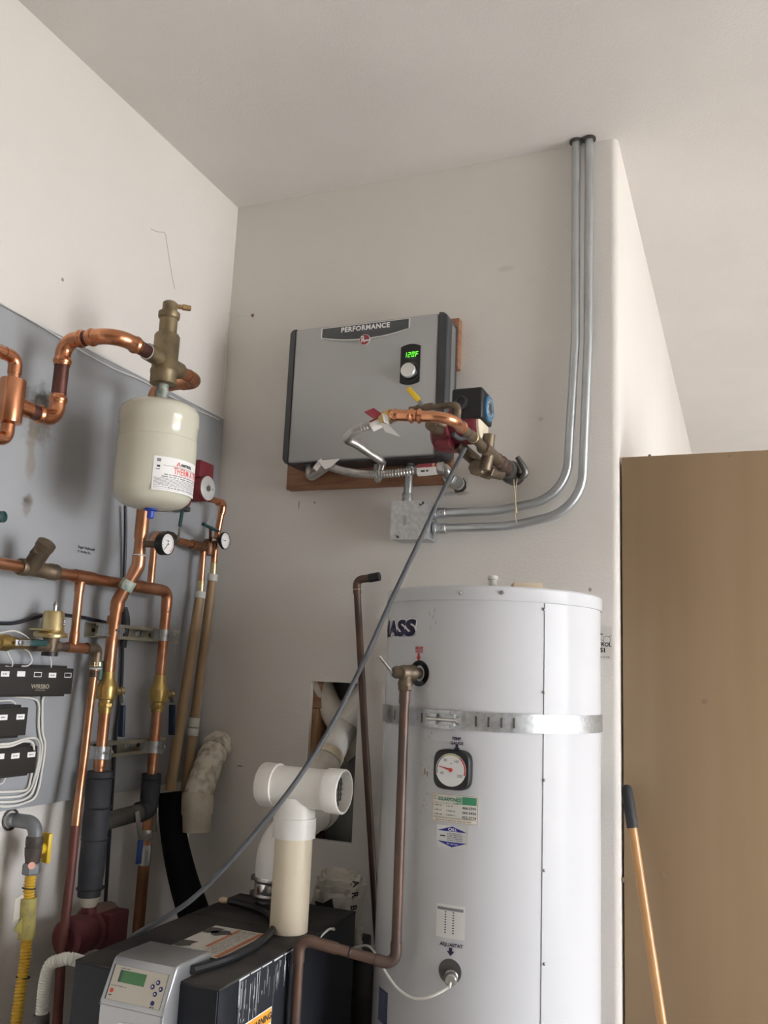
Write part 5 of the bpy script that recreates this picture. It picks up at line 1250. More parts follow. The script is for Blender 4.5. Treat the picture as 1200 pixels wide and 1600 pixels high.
# wiring boxes
def wire_box(label, y1, z0, z1, name_):
    b = thing('wiring_box', label, 'wiring box', (.04, y1 - .2, z0), 'black control boxes on the board')
    y0 = y1 - .62
    obj('cover', MB().ext((.0505, y0, z0), (.062, y1, z1), .0015), mat('box_black', (.026, .024, .021), .55), b)
    obj('base', MB().ext((.019, y0 + .01, z0 - .006), (.050, y1 - .012, z1 + .006), .001), 'box_black', b)
    return b
def box_label(b, q, kind, w=.026, h=.0125):
    f = plane_map((.0622, q[1], q[2]), (0, 1, 0), (0, 0, 1))
    if kind == 'open':
        decal('label', rect(-w / 2, -h / 2, w / 2, -h / 2 + .0018) + rect(-w / 2, h / 2 - .0018, w / 2, h / 2) + rect(-w / 2, -h / 2, -w / 2 + .0018, h / 2) + rect(w / 2 - .0018, -h / 2, w / 2, h / 2), f, .0003, 'white_print', b)
    else:
        l = decal('label', rect(-w / 2, -h / 2, w / 2, h / 2), f, .0003, 'paper', b)
        if kind: decal('print_lines', textlines(-w * .3, -.002, w * .3, .002, 1, .7, .1, rq), f, .0006, 'ink_grey', l)
b1 = wire_box('longest black wiring box with white labels, top of three', (0.0620, -0.6863, 1.5495)[1], (0.0620, -0.8036, 1.5091)[2], (0.0620, -0.8138, 1.5750)[2], '')
for q, k in (((0.0622, -0.9195, 1.5577), 'HALL'), ((0.0622, -0.8689, 1.5585), ''), ((0.0622, -0.8136, 1.5577), 'open'), ((0.0622, -0.7624, 1.5568), 'MASTER'), ((0.0622, -0.7069, 1.5575), 'open')): box_label(b1, q, k)
f = plane_map((.0624, (0.0622, -0.8002, 1.5279)[1], (0.0622, -0.8002, 1.5279)[2]), (0, 1, 0), (0, 0, 1))
wl = mat('ink_gold', (.36, .33, .25), .5)
decal('lettering', glyphs('WIRSBO', .0150, .0003, 0, 'CENTER', 1.1), f, 0, wl, b1)
decal('lettering', shift(glyphs('AUTOMATION', .0052), 0, -.009), f, 0, wl, b1)
b2 = wire_box('middle black wiring box with white labels at the left edge', (0.0620, -0.8314, 1.4400)[1], (0.0620, -0.8724, 1.4115)[2], (0.0620, -0.8827, 1.4779)[2], '')
for q, k in (((0.0622, -0.9095, 1.4561), 'BATH'), ((0.0622, -0.8550, 1.4560), 'MASTER')): box_label(b2, q, k)
b3 = wire_box('lowest black wiring box with white labels at the left edge', (0.0620, -0.7860, 1.3533)[1], (0.0620, -0.8477, 1.3188)[2], (0.0620, -0.8579, 1.3837)[2], '')
for q, k in (((0.0622, -0.9052, 1.3660), ''), ((0.0622, -0.8571, 1.3642), 'BATH'), ((0.0622, -0.8050, 1.3638), 'BEDRM')): box_label(b3, q, k)
W = .0030
def wcable(label, pts, r=W): return cable('control_cable', pts, r, 'cable_white', label, 'cable', 'white control cables on the board', 6, 8)
wcable('white cable leaving the top wiring box and turning down, left of two', [(0.0300, -0.8589, 1.5048), (0.0250, -0.8283, 1.5012), (0.0250, -0.7892, 1.4977), (0.0250, -0.7662, 1.4911), (0.0250, -0.7568, 1.4734), (0.0250, -0.7530, 1.4350), (0.0250, -0.7436, 1.4028), (0.0250, -0.7309, 1.3783), (0.0240, -0.7294, 1.3464), (0.0240, -0.7345, 1.3074), (0.0240, -0.7424, 1.2738), (0.0240, -0.7591, 1.2554), (0.0240, -0.7984, 1.2490), (0.0240, -0.8897, 1.2564)])
wcable('white cable leaving the top wiring box and turning down, right of two', [(0.0300, -0.7426, 1.5072), (0.0250, -0.7470, 1.4973), (0.0250, -0.7470, 1.4828), (0.0250, -0.7396, 1.4345), (0.0250, -0.7328, 1.4055), (0.0250, -0.7230, 1.3859), (0.0240, -0.7193, 1.3537), (0.0240, -0.7222, 1.3142), (0.0240, -0.7255, 1.2783), (0.0240, -0.7368, 1.2514), (0.0240, -0.7657, 1.2423), (0.0240, -0.8175, 1.2392), (0.0240, -0.8887, 1.2504)])
wcable('white cable curling over the lowest wiring box from the left', [(0.0750, -0.9606, 1.3965), (0.0750, -0.8930, 1.3956), (0.0700, -0.8423, 1.4030), (0.0600, -0.8024, 1.4033), (0.0400, -0.7623, 1.3922), (0.0300, -0.7446, 1.3747), (0.0250, -0.7382, 1.3392), (0.0240, -0.7444, 1.3005), (0.0240, -0.7535, 1.2749), (0.0240, -0.7732, 1.2630), (0.0240, -0.8106, 1.2609), (0.0240, -0.8913, 1.2667)])
wcable('short white cable dropping behind the lowest wiring box corner', [(0.0800, -0.9646, 1.3914), (0.0800, -0.8971, 1.3903), (0.0750, -0.8468, 1.3990), (0.0700, -0.8157, 1.3940), (0.0640, -0.8004, 1.3774), (0.0300, -0.7621, 1.3601), (0.0250, -0.7548, 1.3326), (0.0240, -0.7577, 1.3016), (0.0240, -0.7645, 1.2760), (0.0240, -0.7916, 1.2726), (0.0240, -0.8934, 1.2801)])
wcable('thin white wire looping above the brass regulator', [(0.0500, -0.9666, 1.6473), (0.0500, -0.9287, 1.6554), (0.0500, -0.8951, 1.6605), (0.0500, -0.8606, 1.6531), (0.0500, -0.8373, 1.6401)], .0018)
wcable('thin white wire hanging from the stop valve to the top wiring box', [(0.0500, -0.9176, 1.6225), (0.0500, -0.9022, 1.6017), (0.0500, -0.8897, 1.5867), (0.0500, -0.8898, 1.5745), (0.0500, -0.9102, 1.5756)], .0018)
wcable('thin white wire looped right of the stop valve into the top wiring box', [(0.0500, -0.8553, 1.6189), (0.0500, -0.8369, 1.6102), (0.0500, -0.8255, 1.5916), (0.0500, -0.8363, 1.5788), (0.0500, -0.8592, 1.5767)], .0018)
wcable('thin white wire dropping below the brass regulator', [(0.0500, -0.7653, 1.6030), (0.0500, -0.7588, 1.5903), (0.0500, -0.7566, 1.5758)], .0018)
wcable('white wire looping on top of the middle wiring box', [(0.0400, -0.9229, 1.4924), (0.0400, -0.8874, 1.4934), (0.0400, -0.8671, 1.4931), (0.0400, -0.8535, 1.4853), (0.0400, -0.8475, 1.4729)], .0018)
wcable('white wire hanging below the lowest wiring box', [(0.0300, -0.8745, 1.2963), (0.0300, -0.8568, 1.2976), (0.0300, -0.8486, 1.3088), (0.0300, -0.8479, 1.3177)], .0020)
# loose fine wire down the corner above the board
cable('bell_wire', [(0.0120, -0.0232, 2.4581), (0.0100, -0.0192, 2.5111), (0.0080, -0.0128, 2.6082), (0.0080, -0.0167, 2.7270), (-0.0040, -0.0060, 2.8177), (-0.0015, -0.0060, 2.8518), (0.0169, -0.0060, 2.8570), (0.0492, -0.0080, 2.8375), (0.0866, -0.0120, 2.8314), (0.1084, -0.0180, 2.8336)], .0016, 'cable_white', 'thin pale wire climbing the room corner with a loose end', 'wire', None, 6, 6)
tag(obj('wire_end', MB().lathe([(.003, 0), (.0045, .004), (.003, .010), (0, .011)], (0.1023, -0.0160, 2.8303), (.9, -.3, .2), 8), 'rust'), 'small brown tip on the loose end of the corner wire', 'wire tip')
# cobwebs on the upper wall
cb = (0.0040, -0.4199, 2.9562)
cable('cobweb', [(0.0040, -0.4809, 2.9404), (0.0040, -0.4490, 2.9480), (0.0040, -0.4138, 2.9615), (0.0040, -0.4006, 2.9414), (0.0040, -0.3695, 2.8695), (0.0040, -0.3352, 2.8025)], .0007, 'ink_grey', 'dusty grey cobweb thread hanging on the upper left wall', 'cobweb', None, 5, 5)
cable('board_edge_wire', [(0.0280, -1.0823, 2.4533), (0.0280, -0.9129, 2.4472), (0.0260, -0.7402, 2.4357), (0.0260, -0.6045, 2.4326), (0.0260, -0.4716, 2.4398), (0.0260, -0.2529, 2.4337), (0.0260, -0.0547, 2.4387)], .0022, 'trim_white', 'pale wire run along the top edge of the grey board', 'wire', None, 6, 6)


# ------------------------------------------------------------------ boiler
BX0, BX1, BY0, BY1, BZ = .421, .762, -1.003, -.365, 1.0
bo = thing('boiler', 'black floor standing boiler with a silver control console on its front', 'boiler', ((BX0 + BX1) / 2, (BY0 + BY1) / 2, 0))
obj('casing', MB().ext((BX0 + .002, BY0 + .012, .10), (BX1 - .003, BY1, BZ - .006), .003), 'boiler_shell', bo)
obj('base', MB().ext((BX0 + .01, BY0 + .03, 0), (BX1 - .01, BY1 - .01, .10), .003), 'black_plastic', bo)
obj('front_panel', MB().ext((BX0, BY0, .12), (BX1 - .002, BY0 + .011, BZ - .004), .003), 'boiler_shell', bo)
sidep = obj('side_panel', MB().ext((BX1 - .002, BY0 + .075, .12), (BX1 + .0005, BY1 - .002, BZ - .004), .001), 'boiler_shell', bo)
obj('side_strip', MB().ext((BX1 - .002, BY0 + .003, .12), (BX1 + .0005, BY0 + .073, BZ - .004), .001), 'boiler_shell', bo)
top = obj('top_panel', MB().ext((BX0 - .001, BY0 + .001, BZ - .006), (BX1 + .001, -.60, BZ), .002), 'boiler_top', bo)
obj('top_panel', MB().ext((BX0 - .001, -.598, BZ - .006), (BX1 + .001, BY1, BZ), .002), 'boiler_top', bo)
f = plane_map((BX1 + .0007, 0, 0), (0, 1, 0), (0, 0, 1)); rnd = random.Random(9); dr = []
for i in range(46):
    y = rnd.uniform(-.93, -.66); l = rnd.uniform(.012, .06) * (1.3 if y < -.78 else .8); w = rnd.uniform(.0006, .0020); z_ = BZ - .006 - rnd.uniform(0, .03)
    dr.append([(y, z_), (y + w, z_), (y + w * .6, z_ - l), (y + w * .1, z_ - l)])
for i in range(14):
    y = rnd.uniform(-.925, -.83); z_ = rnd.uniform(.905, .95); w = rnd.uniform(.001, .003)
    dr.append([(y, z_), (y + w, z_ + .001), (y + w * .8, z_ - rnd.uniform(.003, .012)), (y, z_ - .003)])
o_ = decal('dried_drips', dr, f, 0, 'spill', sidep); o_['kind'] = 'stuff'
decal('edge_wear', [[(y, BZ - .0035), (y + .04, BZ - .0035), (y + .04, BZ - .006), (y, BZ - .006 - rnd.uniform(0, .002))] for y in (-.93, -.885, -.84, -.79, -.745, -.70)], f, .0005, 'spill', bo)['kind'] = 'stuff'
wq0 = (0.7635, -0.9116, 0.9110); wq1 = (0.7635, -0.7885, 0.9047)
y0w, y1w, zw = wq0[1], wq1[1], wq1[2] + .001
ws = obj('warning_label', MB().ext((BX1 + .0003, y0w - .02, zw - .20), (BX1 + .0010, y1w, zw)), 'paper', bo)
decal('orange_header', rect(y0w + .002, zw - .030, y1w - .002, zw - .002), f, .0007, 'warning_orange', ws)
decal('lettering', shift(glyphs('WARNING', .0175, .0007), (y0w + y1w) / 2 + .018, zw - .0165), f, .0010, 'ink', ws)
decal('hazard_mark', [[(y0w + .012, zw - .026), (y0w + .034, zw - .026), (y0w + .023, zw - .006)]], f, .0010, 'ink', ws)
decal('print_lines', textlines(y0w, zw - .19, y1w - .006, zw - .036, 14, .4, .2, rnd), f, .0007, 'ink_grey', ws)
# console
CX0, CX1 = .530, .676
cpf = [(-.898, BZ + .0005), (-.900, BZ + .024), (-.910, BZ + .029), (-1.006, BZ + .031), (-1.018, BZ + .028), (-1.024, BZ + .020), (-1.051, .956), (-1.053, .952), (-1.053, .30), (-1.004, .30), (-1.004, BZ + .0005)]
def bev_prism(poly, x0, x1, b):
    bm = bmesh.new(); A = [bm.verts.new((x0, p, q)) for p, q in poly]; Bv = [bm.verts.new((x1, p, q)) for p, q in poly]; k = len(poly)
    bm.faces.new(A); bm.faces.new(Bv[::-1])
    for i in range(k): bm.faces.new((A[i], Bv[i], Bv[(i + 1) % k], A[(i + 1) % k]))
    ed = [e for e in bm.edges if abs(e.verts[0].co.x - e.verts[1].co.x) < 1e-6 and max(e.verts[0].co.z, e.verts[1].co.z) > .31]
    bmesh.ops.bevel(bm, geom=ed, offset=b, segments=3, profile=.5, affect='EDGES', clamp_overlap=True)
    bm.verts.index_update(); mb = MB().add([v.co.copy() for v in bm.verts], [[v.index for v in fc.verts] for fc in bm.faces]); bm.free(); return mb
con = obj('control_console', bev_prism(cpf, CX0, CX1, .005), 'console_silver', bo, 35)
W_ = CX1 - CX0; fo = V(CX0, -1.051, .956); fv = V(0, -1.024 + 1.051, BZ + .020 - .956); FH = fv.length
fm0 = plane_map(fo, (1, 0, 0), fv)
def fu(u): return u * W_
def fvv(d): return (1 - d) * FH
def frect(u0, d0, u1, d1): return rect(fu(u0), fvv(d1), fu(u1), fvv(d0), 1)
decal('panel_dark_line', frect(.055, .06, .93, .93), fm0, .0004, 'ink', con)  # dark inset line round the control panel
fp_ = decal('control_panel', frect(.075, .065, .925, .925), fm0, .0008, 'console_face', con)
decal('display', frect(.18, .17, .60, .47), fm0, .0012, 'lcd', con)
decal('display_dark_strip', frect(.18, .17, .22, .47), fm0, .0014, mat('lcd_dark', (.05, .07, .05), .3), con)  # darker strip along the left of the display
decal('print_lines', textlines(fu(.18), fvv(.155), fu(.34), fvv(.10), 1, .5, 0, rnd) + textlines(fu(.10), fvv(.60), fu(.34), fvv(.54), 1, .4, 0, rnd), fm0, .0012, 'ink_grey', con)
n_ = V(1, 0, 0).cross(fv).normalized()
def button(u, d, r, m, core=None):
    c = fo + V(1, 0, 0) * fu(u) + fv.normalized() * fvv(d)
    b = obj('button', MB().lathe([(r, 0), (r, .0016), (r * .7, .0022), (0, .0022)], c, n_, 16), m, con)
    if core: obj('button_arrow', MB().lathe([(r * .55, .002), (r * .5, .0028), (0, .0028)], c, n_, 3), core, b)
button(.13, .70, .0040, mat('button_red', (.62, .06, .05), .4))
for u, d in ((.735, .42), (.80, .30), (.865, .44), (.80, .58)): button(u, d, .0044, mat('button_navy', (.02, .02, .12), .4), 'white_print')
button(.80, .80, .0042, 'button_navy')
decal('print_lines', textlines(fu(.10), fvv(.83), fu(.16), fvv(.79), 1, .6, 0, rnd) + textlines(fu(.77), fvv(.92), fu(.84), fvv(.88), 1, .6, 0, rnd), fm0, .0012, 'ink', con)
obj('seam_line', MB().ext((CX0 - .0004, -1.0536, .9515), (CX1 + .0004, -1.050, .9525)), 'ink_grey', con)
wc_ = (CX0 + W_ * .50, -1.0535, .868)
wr_ = obj('window_ring', MB().lathe([(.062, -.001), (.062, .003), (.059, .005), (.055, .005), (.053, .001)], wc_, (0, -1, 0), 40), 'chrome', con)
obj('window', MB().lathe([(.0535, 0), (.0535, .0018), (0, .0019)], wc_, (0, -1, 0), 40), 'glass_black', con)
# label and trim hose on the top
tl = obj('top_label', MB().ext((.531, -.855, BZ), (.668, -.655, BZ + .0006)), mat('label_worn', (.58, .56, .50), .5, 0, (.50, .47, .41), 20), top)
f = plane_map((0, 0, BZ + .0008), (1, 0, 0), (0, 1, 0))
decal('orange_stripe', rect(.652, -.85, .664, -.66) + rect(.596, -.80, .606, -.66), f, 0, mat('stripe_orange', (.48, .16, .07), .5), tl)
for u, v in ((.548, -.69), (.548, -.80), (.575, -.70)):
    decal('picture_mark', [[(u + .022 * math.cos(k * PI / 4) * (1 + .35 * math.sin(3 * k + u * 90)), v + .026 * math.sin(k * PI / 4) * (1 + .3 * math.cos(5 * k))) for k in range(8)]], f, .0003, mat('mark_dark', (.07, .065, .06), .6), tl)
decal('print_lines', textlines(.610, -.84, .650, -.665, 22, .35, .3, rnd), f, .0002, 'ink_grey', tl)
th = cable('trim_hose', [(0.6800, -0.9716, 1.0120), (0.6887, -0.9286, 1.0100), (0.7019, -0.8614, 1.0100), (0.7037, -0.7715, 1.0100), (0.6861, -0.6736, 1.0100), (0.6615, -0.6057, 1.0100), (0.6249, -0.5588, 1.0100), (0.5659, -0.5148, 1.0100), (0.5078, -0.4946, 1.0100), (0.4678, -0.4906, 1.0100)], .0088, 'black_plastic', 'black rubber trim strip curled over the boiler top', 'trim strip', None, 8, 8)
tag(obj('trim_plug', MB().lathe([(.006, -.006), (.008, 0), (.008, .010), (.004, .016), (0, .017)], (0.4502, -0.4868, 1.0100), V(-.9, -.25, .05), 10), mat('plug_tan', (.62, .48, .33), .6)), 'tan plug at the back end of the black trim strip', 'plug')

# ------------------------------------------------------------------ vents
VXx, VYy = .698, -.607
ve = thing('intake_vent', 'tan vent pipe on the boiler topped by an open white tee', 'vent pipe', (VXx, VYy, BZ))
obj('pipe', MB().lathe([(.0445, BZ + .001), (.0445, 1.235)], (VXx, VYy, 0), (0, 0, 1), 36), 'pvc_tan', ve)
TZ = 1.322
obj('hub', MB().lathe([(.0450, 1.2085), (.0508, 1.209), (.0508, 1.254), (.0470, 1.2548), (.0460, 1.30)], (VXx, VYy, 0), (0, 0, 1), 36), 'pvc_white', ve)
def tee_arm(x0, x1):
    pr = [(.0500, x0), (.0510, x0 + .002), (.0510, x0 + .040), (.0465, x0 + .041), (.0465, x1 - .041), (.0510, x1 - .040), (.0510, x1 - .002), (.0495, x1), (.0450, x1), (.0445, x1 - .002), (.0445, x0 + .01)]
    return MB().lathe(pr, (0, VYy, TZ), (1, 0, 0), 40)
tee = obj('tee', tee_arm(.608, .823), 'pvc_white', ve)
scr = MB()
for k in range(-3, 4):
    h = math.sqrt(max(0, .044 ** 2 - (k * .012) ** 2))
    scr.sweep([(.797, VYy + k * .012, TZ - h), (.797, VYy + k * .012, TZ + h)], .0018, 6); scr.sweep([(.797, VYy - h, TZ + k * .012), (.797, VYy + h, TZ + k * .012)], .0018, 6)
obj('rodent_screen', scr, 'dark_iron', ve)
ex = thing('exhaust_vent', 'white plastic exhaust pipe bending from the boiler into the wall opening', 'vent pipe', (.563, -.44, BZ))
P_ = [V(.563, -.44, 1.03), V(.563, -.44, 1.155), V((0.5892, -0.2200, 1.2187)), V((0.5053, -0.1000, 1.2882)), V((0.5091, 0.0720, 1.4312)), V((0.6514, 0.0780, 1.6422))]
PP, sp2 = fillet(P_, [.06, .055, .05, .04], 8)
obj('pipe', MB().sweep(PP, .0445, 28), 'pvc_white', ex)
S_ = arclen(PP)
obj('elbow', MB().sweep(slice_path(PP, S_[sp2[0][0]] - .03, S_[sp2[0][1]] + .04), .0505, 28), 'pvc_white', ex)
obj('elbow', MB().sweep(slice_path(PP, S_[sp2[1][0]] - .02, S_[sp2[2][1]] + .04), .0500, 28), mat('pvc_dusty', (.64, .61, .54), .5, 0, (.48, .45, .38), 16, 6), ex)
obj('coupling', MB().sweep(slice_path(PP, S_[sp2[2][1]] + .045, S_[sp2[2][1]] + .075), .0475, 28), 'pvc_tan', ex)
obj('coupling', MB().sweep(slice_path(PP, .045, .065), .0500, 28), 'pvc_white', ex)
ccl = thing('clamp_coupling', 'shiny banded coupling joining the white exhaust pipe to the boiler', 'coupling', (.563, -.44, BZ))
obj('shield', MB().lathe([(.050, BZ + .022), (.0505, BZ + .025), (.0505, BZ + .072), (.050, BZ + .075)], (.563, -.44, 0), (0, 0, 1), 32), 'chrome', ccl)
obj('collar', MB().lathe([(.0475, BZ), (.0475, BZ + .030)], (.563, -.44, 0), (0, 0, 1), 32), 'steel', ccl)
for z_ in (BZ + .030, BZ + .068):
    obj('band', MB().lathe([(.0512, z_ - .006), (.0520, z_ - .005), (.0520, z_ + .005), (.0512, z_ + .006)], (.563, -.44, 0), (0, 0, 1), 32), 'steel', ccl)
    obj('band_screw', MB().box((.563 - .052, -.44 - .012, z_), (.014, .016, .014), None, .002), 'dark_iron', ccl)
# second duct inside the wall opening
du = thing('wall_duct', 'pale dusty duct seen inside the wall opening behind the exhaust pipe', 'duct', (0.4207, 0.0800, 1.5108))
obj('pipe', MB().sweep(smooth_path([(0.3833, 0.0600, 1.6325), (0.4368, 0.0550, 1.5220), (0.4974, 0.0750, 1.4144), (0.5551, 0.0800, 1.3390)], 6), .040, 24), 'pvc_dusty', du)
# stub elbow with grime in the corner
se = thing('vent_stub', 'grimy plastic vent elbow sticking out of the back wall near the corner', 'vent pipe', (0.1054, -0.1200, 1.0889))
Q_ = [V((0.0886, 0.0000, 1.3508)), V((0.1141, -0.0850, 1.3019)), V((0.1282, -0.1600, 1.2057)), V((0.1334, -0.1630, 1.0998))]
QQ, sp3 = fillet(Q_, [.03, .06], 8)
obj('elbow', MB().sweep(slice_path(QQ, .0, arclen(QQ)[-1] - .095), .0450, 28), 'pvc_grimy', se)
SL = arclen(QQ)[-1]
obj('hub', MB().sweep(slice_path(QQ, SL - .105, SL - .050), .0492, 28), mat('pvc_stained', (.66, .61, .50), .5, 0, (.55, .49, .37), 18, 5), se)
obj('hub', MB().sweep(slice_path(QQ, .020, .060), .0485, 28), 'pvc_grimy', se)
obj('pipe', MB().sweep(slice_path(QQ, SL - .055, SL), .0445, 28), 'pvc_stained', se)

# ------------------------------------------------------------------ insulation, lower pump and gas line on the left
isx = DX + .004
ins_t = thing('foam_insulation', 'black foam pipe sleeves tied round the left drop with a side branch', 'insulation', (isx, DY, .98))
tz = [(0.1000, -0.5930, 1.3096)[2], (0.1000, -0.5890, 1.2162)[2], (0.1000, -0.5893, 1.1358)[2], (0.1000, -0.5949, 0.9945)[2]]
rs = [.0325, .0335, .0330]
for i in range(3):
    obj('sleeve', MB().lathe([(.018, tz[i] - .001), (rs[i], tz[i] - .001), (rs[i] + .0006, (tz[i] + tz[i + 1]) / 2), (rs[i] - (.004 if i == 2 else 0), tz[i + 1] + .001), (.018, tz[i + 1] + .001)], (isx + .002 * i, DY - .001 * i, 0), (0, 0, 1), 28), 'insulation_foam', ins_t)
for z_ in (tz[0] - .017, tz[1], tz[2], tz[3] + .020):
    ring(ins_t, (isx + .003, DY, z_), (0, 0, 1), .0335, .0022, 'black_plastic', 'zip_tie', 24)
    obj('tie_head', MB().box((isx + .020, DY + .030, z_), (.007, .007, .006), None, .001), 'black_plastic', ins_t)
bz_ = (0.1000, -0.4679, 1.1782)[2]
obj('branch_sleeve', MB().sweep([(isx, DY + .02, bz_ - .004), (isx, (DY + yE) / 2, bz_), (HD, yE - .045, bz_)], .0235, 24), mat('foam_dusty', (.07, .068, .06), .85, 0, (.11, .105, .09), 30, 5), ins_t)
i2 = thing('foam_insulation', 'short black foam sleeve and elbow on the right drop', 'insulation', (HD, yE, 1.15))
zr0, zr1 = (0.0850, -0.3244, 1.2807)[2], (0.0850, -0.3266, 1.2124)[2]
obj('sleeve', MB().lathe([(.016, zr0), (.0275, zr0), (.0275, zr1), (.016, zr1)], (HD, yE, 0), (0, 0, 1), 28), 'insulation_foam', i2)
ring(i2, (HD, yE, zr0 - .015), (0, 0, 1), .0280, .0022, 'black_plastic', 'zip_tie', 24)
obj('elbow_sleeve', MB().sweep(fillet([(HD, yE, zr1 + .005), (HD, yE, bz_), (HD, yE - .050, bz_)], .02)[0], .0268, 24), 'insulation_foam', i2)
ring(i2, (HD, yE - .044, bz_), (0, 1, 0), .0262, .003, 'black_plastic', 'zip_tie', 24)
dv_ = thing('drain_valve', 'valve with a blue sleeved lever and foil tag below the foam elbow', 'valve', (HD, yE, (0.1000, -0.3635, 1.0449)[2]))
obj('body', MB().lathe([(.0175, 0), (.021, .008), (.021, .022), (.0175, .03)], (HD, yE, (0.0850, -0.3336, 1.0959)[2]), (0, 0, 1), 16), 'sensor_steel', dv_)
bar(dv_, 'lever_neck', (0.1250, -0.4493, 1.1918), (0.1250, -0.4241, 1.1172), .014, .004, 'sensor_steel', (1, -.3, 0))
bar(dv_, 'lever_neck', (0.1150, -0.3423, 1.1884), (0.1150, -0.3385, 1.1209), .004, .004, 'sensor_steel', (1, -.3, 0))
bar(dv_, 'lever_neck', (0.1150, -0.3385, 1.1209), (0.1250, -0.4030, 1.1089), .006, .004, 'sensor_steel', (1, -.3, 0))
bar(dv_, 'lever_grip', (0.1300, -0.4275, 1.1148), (0.1300, -0.4294, 1.0511), .016, .009, mat('grip_blue', (.02, .05, .19), .4), (1, -.3, 0))
obj('foil_tag', MB().lathe([(.0175, 0), (.0182, .015), (.0176, .03), (.0182, .045), (.0175, .055)], (HD, yE, (0.0850, -0.3296, 1.0287)[2]), (0, 0, 1), 14), 'bare_foil', dv_)
# lower circulator
lpz = .925; lpx = DX + .01
lc = thing('circulator_pump', 'dark red circulator pump under the black foam sleeve', 'pump', (lpx, DY, lpz))
obj('inlet_cone', MB().lathe([(.0265, tz[3] + .002), (.024, tz[3] - .012), (.0175, tz[3] - .026), (.0165, lpz + .02)], (lpx - .002, DY, 0), (0, 0, 1), 24), 'pvc_stained', lc)
obj('neck', MB().lathe([(.019, tz[3] - .024), (.021, lpz + .03), (.023, lpz)], (lpx, DY, 0), (0, 0, 1), 24), 'pump_wine', lc)
obj('volute', MB().lathe([(.030, -.085), (.038, -.083), (.046, -.076), (.048, -.060), (.048, -.028), (.043, -.012), (.040, .02)], (lpx + .01, DY - .01, lpz - .012), (0, 1, 0), 36), 'pump_wine', lc)
obj('face_plate', MB().lathe([(.034, -.0855), (.033, -.080), (0, -.078)], (lpx + .01, DY - .01, lpz - .012), (0, 1, 0), 32), 'pump_wine', lc)
obj('flange_rim', MB().lathe([(.044, .004), (.047, .006), (.047, .016), (.044, .018)], (lpx + .01, DY - .01, lpz - .012), (0, 1, 0), 36), 'pump_wine', lc)
obj('terminal_box', MB().ext((lpx - .02, DY + .02, lpz - .062), (lpx + .055, DY + .098, lpz + .026), .004), 'pump_wine', lc)
obj('motor', MB().lathe([(.036, 0), (.038, .06), (.034, .095), (0, .096)], (lpx - .01, DY + .005, lpz + .002), (0, 1, 0), 28), mat('motor_brown', (.20, .13, .10), .6), lc)
for a_ in range(4):
    an = PI / 4 + a_ * PI / 2
    obj('bolt', MB().lathe([(.005, 0), (.005, .006), (0, .007)], (lpx + .01 + .041 * math.cos(an), DY + .008, lpz - .012 + .041 * math.sin(an)), (0, -1, 0), 6), 'pump_wine', lc)

# gas supply
ga = thing('gas_valve', 'grey gas elbow and dark valve with a yellow handle coming out of the left wall', 'valve', (0.0800, -0.7771, 1.1053))
gyy = (0.0850, -0.7871, 1.1224)[1]; gzz = (0.0700, -0.7646, 1.2024)[2]
ring(ga, (.003, gyy, gzz), (1, 0, 0), .024, .003, 'dark_iron', 'wall_ring')
obj('stub', MB().sweep([(.0, gyy, gzz), (.03, gyy, gzz)], .0160, 18), 'galvanised', ga)
obj('elbow', MB().sweep(fillet([(.022, gyy, gzz), (.085, gyy, gzz), (.085, gyy, gzz - .055)], [.028])[0], .0170, 20), 'valve_grey', ga)
zt2, zb2 = (0.0850, -0.7843, 1.1722)[2], (0.0850, -0.7888, 1.1197)[2]
obj('body', MB().lathe([(.0185, zt2), (.0205, zt2 - .004), (.0205, zt2 - .02), (.019, zt2 - .026), (.021, (zt2 + zb2) / 2), (.0195, zb2 + .01), (.016, zb2 - .01)], (.085, gyy, 0), (0, 0, 1), 10), 'valve_dark', ga)
hz_ = (0.0900, -0.7547, 1.1399)[2]
hyv = (0.0900, -0.7502, 1.1392)[1]
obj('handle_boss', MB().lathe([(.013, .012), (.013, .030), (.010, .034)], (.085, gyy, hz_), (0.2, 1, 0), 16), 'yellow_paint', ga)
bar(ga, 'handle', (.092, gyy + .034, hz_ + .036), (.092, gyy + .034, hz_ - .034), .036, .012, 'yellow_paint', (0.3, 1, 0))
hexnut(ga, (.085, gyy, (0.0850, -0.7874, 1.0974)[2]), (0, 0, 1), .022, .026, 'valve_grey', 'flare_nut')
tq = V((0.1085, -0.8178, 1.1085))
obj('tag_dot', MB().lathe([(.0085, 0), (.0085, .001), (0, .0012)], (.085 + .0150, gyy - .0165, tq.z), (.66, -.75, 0), 12), 'tag_pink', ga)
gh = thing('gas_hose', 'yellow corrugated gas hose hanging down the left wall', 'hose', (0.1000, -0.8000, 0.7037))
gpts = [(.085, gyy, (0.0850, -0.7875, 1.0843)[2]), (0.0850, -0.7871, 1.0419), (0.0850, -0.7809, 0.9755), (0.0900, -0.7813, 0.9048), (0.1000, -0.7956, 0.8399), (0.1100, -0.8096, 0.7631), (0.1200, -0.8232, 0.6621)]
obj('hose', corrugated([V(p) for p in gpts], .0125, .0016, .0072), 'yellow_hose', gh)
for q in ((0.0850, -0.7888, 1.0524), (0.0970, -0.7889, 0.8557)): ring(gh, q, (0, .15, 1), .0150, .0016, 'black_plastic', 'zip_tie')
gt = thing('hose_tag', 'dirty yellow sleeve with a white card tied to the gas hose', 'tag', (0.0900, -0.7964, 0.9370))
obj('sleeve', MB().sweep([(0.0880, -0.7888, 1.0325), (0.0880, -0.7854, 0.9841), (0.0900, -0.7847, 0.9398)], .0195, 14), 'yellow_dirty', gt)
